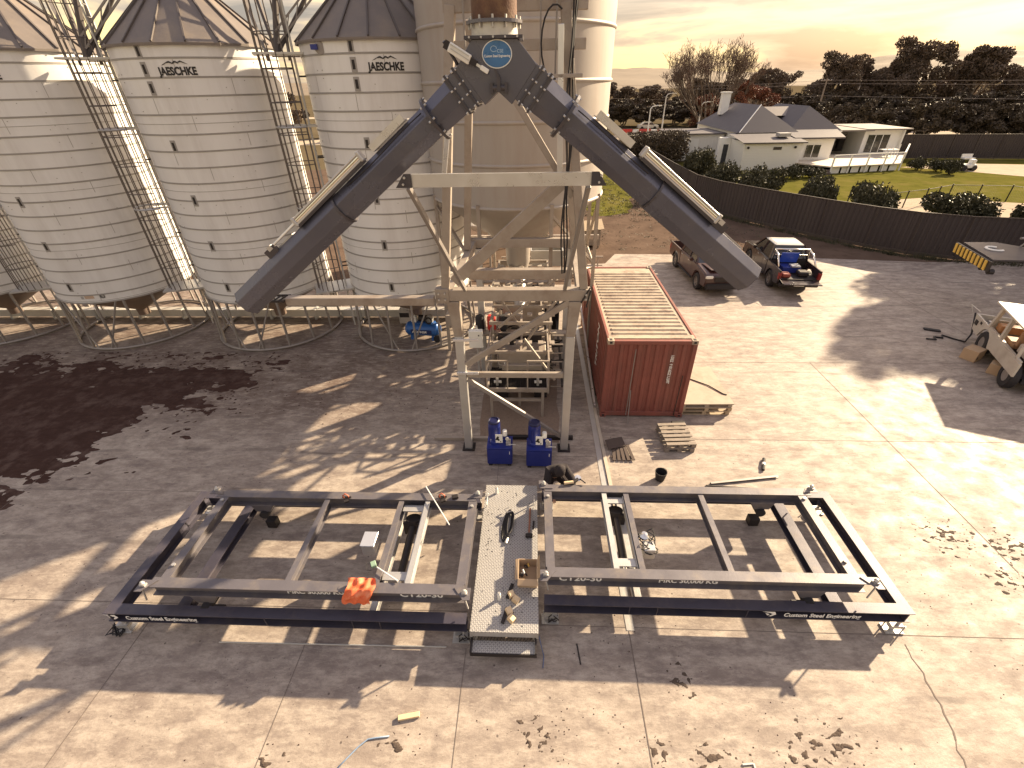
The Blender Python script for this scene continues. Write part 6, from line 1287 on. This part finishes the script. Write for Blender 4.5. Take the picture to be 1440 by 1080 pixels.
c0 = gum((47, 86, 0), 11, 'dark bushy evergreen right behind the left end of the garden fence', 5.2, leaf_dk, 13000, 'dark evergreens behind the garden fence', .10, 1.5, 'evergreen_tree')
for i in range(30): dup(c0, (50+i*2.3+rn.uniform(-1, 1), 80-i*.33+rn.uniform(-3, 5), 0), rn.uniform(0, 6), 'dark bushy evergreen in the row behind the garden fence', (1.15, 1.15, rn.uniform(.8, 1.12)))
for i in range(40): dup(c0, (16+i*3.6+rn.uniform(-2, 2), 122+rn.uniform(-8, 8), 0), rn.uniform(0, 6), 'low dark bushy tree in the belt beyond the road', (1.6, 1.6, rn.uniform(.75, 1.15)))
for i in range(16): dup(c0, (44+i*4.6+rn.uniform(-2, 2), 100+rn.uniform(-4, 4), 0), rn.uniform(0, 6), 'dark scrubby tree between the evergreens and the far road', (1.3, 1.3, rn.uniform(.5, .8)))
r0_ = gum((41, 106, 0), 13, 'red brown autumn tree right of the bare tree', 8.5, leaf_red, 8000, 'autumn trees beyond the shed', .09, 1.1, 'autumn_tree'); dup(r0_, (47, 112, 0), 2, 'larger red brown autumn tree nearer the power pole', (1.1, 1.1, .9)); dup(r0_, (35.5, 112, 0), 4, 'red brown autumn tree behind the bare tree', (1, 1, .75))
# big bare tree
t = thing('bare_tree', (34.5, 105, 0), 'big leafless tree with fanning branches standing above the others', 'tree'); mb = MB(); tips = []; rn2 = random.Random(8)
for k in range(11):
    a = 2*pi*k/11; branches(mb, V((.4*cos(a), .4*sin(a), 0)), V((.85*cos(a)*rn2.uniform(.2, 1.3), .5*sin(a), 1)).normalized(), 4.6, .21, 5, rn2, .27, .22, tips)
mb.build('trunk', bark, t, fix=False)
tw = MB()
for q in tips[:3000]:
    for _ in range(2): tw.tube(q, q+V((rn2.gauss(0, .4), rn2.gauss(0, .4), rn2.uniform(.2, 1.0))), .035, 3, .02, caps=False)
tw.build('twigs', twig_m, t, fix=False)
b0 = bush((14.7, 44.0, 0), 1.9, 1, 'large dark shrub at the bend of the brown fence, farthest left', 3.3, n=12000, leaf=.065); dup(b0, (15.3, 40.3, 0), 1, 'large dark shrub next after the farthest left one along the fence', (.78, .78, 1.0)); dup(b0, (16.6, 37.0, 0), 2.2, 'large dark shrub in front of the white lean-to wall', (.85, .85, 1.05))
b0.scale = (.85, .85, 1.2)
dup(b0, (19.6, 34.4, 0), 3, 'dark shrub behind the fence below the bay window', (.72, .72, .95)); dup(b0, (21.7, 31.5, 0), 4, 'dark shrub behind the fence left of the pool paving', (.8, .8, .95)); dup(b0, (26.4, 30.0, 0), 5, 'dark shrub behind the fence right of the pool paving', (1.0, 1.0, .85)); dup(b0, (30.6, 29.3, 0), 6, 'dark shrub behind the fence at the right edge', (.8, .8, .7))
b1 = bush((26.2, 51, 0), 1.0, 2, 'small shrub at the foot of the lean-to, left', 1.2, n=2500, leaf=.055, group='small garden shrubs'); dup(b1, (28.4, 51.5, 0), 1, 'small shrub at the foot of the lean-to, right', (1.1, 1.1, .8))
for i, (a, b_) in enumerate(((41.3, 55.4), (42.6, 54.3), (42.6, 52.3))): dup(b1, (a, b_, 0), i, ['leftmost', 'middle', 'rightmost'][i]+' of the three clipped round shrubs beside the drive', (.85, .85, .95+.15*(i == 2)))
hd = [o for o in COL.objects if o.name == 'hedge'][0]
blobs = [(11.5+i*.9+rn.uniform(-.2, .2)-14, (60+i*.3)+j*1.4-66, 1.4+1.0*(k_ % 2), 1.1, 1.0) for i in range(8) for j in range(3) for k_ in range(2)]
put('foliage', leaf_mesh('foliage', blobs, 26000, .07, 77, leaf_dk, hollow=.6), hd)
# trees out to the left behind the silos and one casting shade from the right
for i, x_ in enumerate(range(-110, 8, 9)): dup(g2 if i % 2 else g3, (x_+rn.uniform(-2, 2), 95+rn.uniform(-8, 10), 0), rn.uniform(0, 6), 'gum tree far behind the white silos', rn.uniform(.55, .8))
dup(g2, (33.5, 28.5, 0), 1, 'gum tree beyond the right edge that shades the slab', (1.0, 1.0, 1.0)); dup(g3, (38, 24, 0), 2, 'second gum tree beyond the right edge that shades the slab', (1.0, 1.0, .9))


# weeds along the fence foot, tufts on the earth and the grass patch
rn = random.Random(31); vs = []; fs = []
def tuft(a, b_, n, h):
    for _ in range(n):
        an = rn.uniform(0, 6.28); x_ = a+rn.gauss(0, .12); y_ = b_+rn.gauss(0, .12); w_ = rn.uniform(.01, .025); hh = h*rn.uniform(.4, 1.2); o = len(vs)
        vs.extend([(x_-w_*cos(an), y_-w_*sin(an), -.02), (x_+w_*cos(an), y_+w_*sin(an), -.02), (x_+rn.gauss(0, .08), y_+rn.gauss(0, .08), hh)]); fs.append((o, o+1, o+2))
fp = [(13.0,39.5),(13.9,36.6),(15.7,33.6),(18.1,30.1),(19.8,28.0),(21.3,26.6),(23.2,25.6),(26.2,24.9)]
for (a, b_), (c_, d_) in zip(fp[:-1], fp[1:]):
    for i in range(60):
        u = rn.random(); tuft(a+(c_-a)*u-rn.uniform(.05, .5), b_+(d_-b_)*u-rn.uniform(.1, .6), 9, rn.choice((.08, .12, .25)))
for i in range(700): tuft(rn.uniform(3, 9.5), rn.uniform(36, 56), 8, .12)
for i in range(260): tuft(rn.uniform(4.5, 15), rn.uniform(27.5, 38), 6, .07)
me = bpy.data.meshes.new('weeds'); me.from_pydata(vs, [], fs); me.materials.append(leaf_bush); o = bpy.data.objects.new('weeds', me); COL.objects.link(o); tag(o, 'thin weeds and grass tufts along the fence foot and the bare earth', 'weeds', kind='stuff')
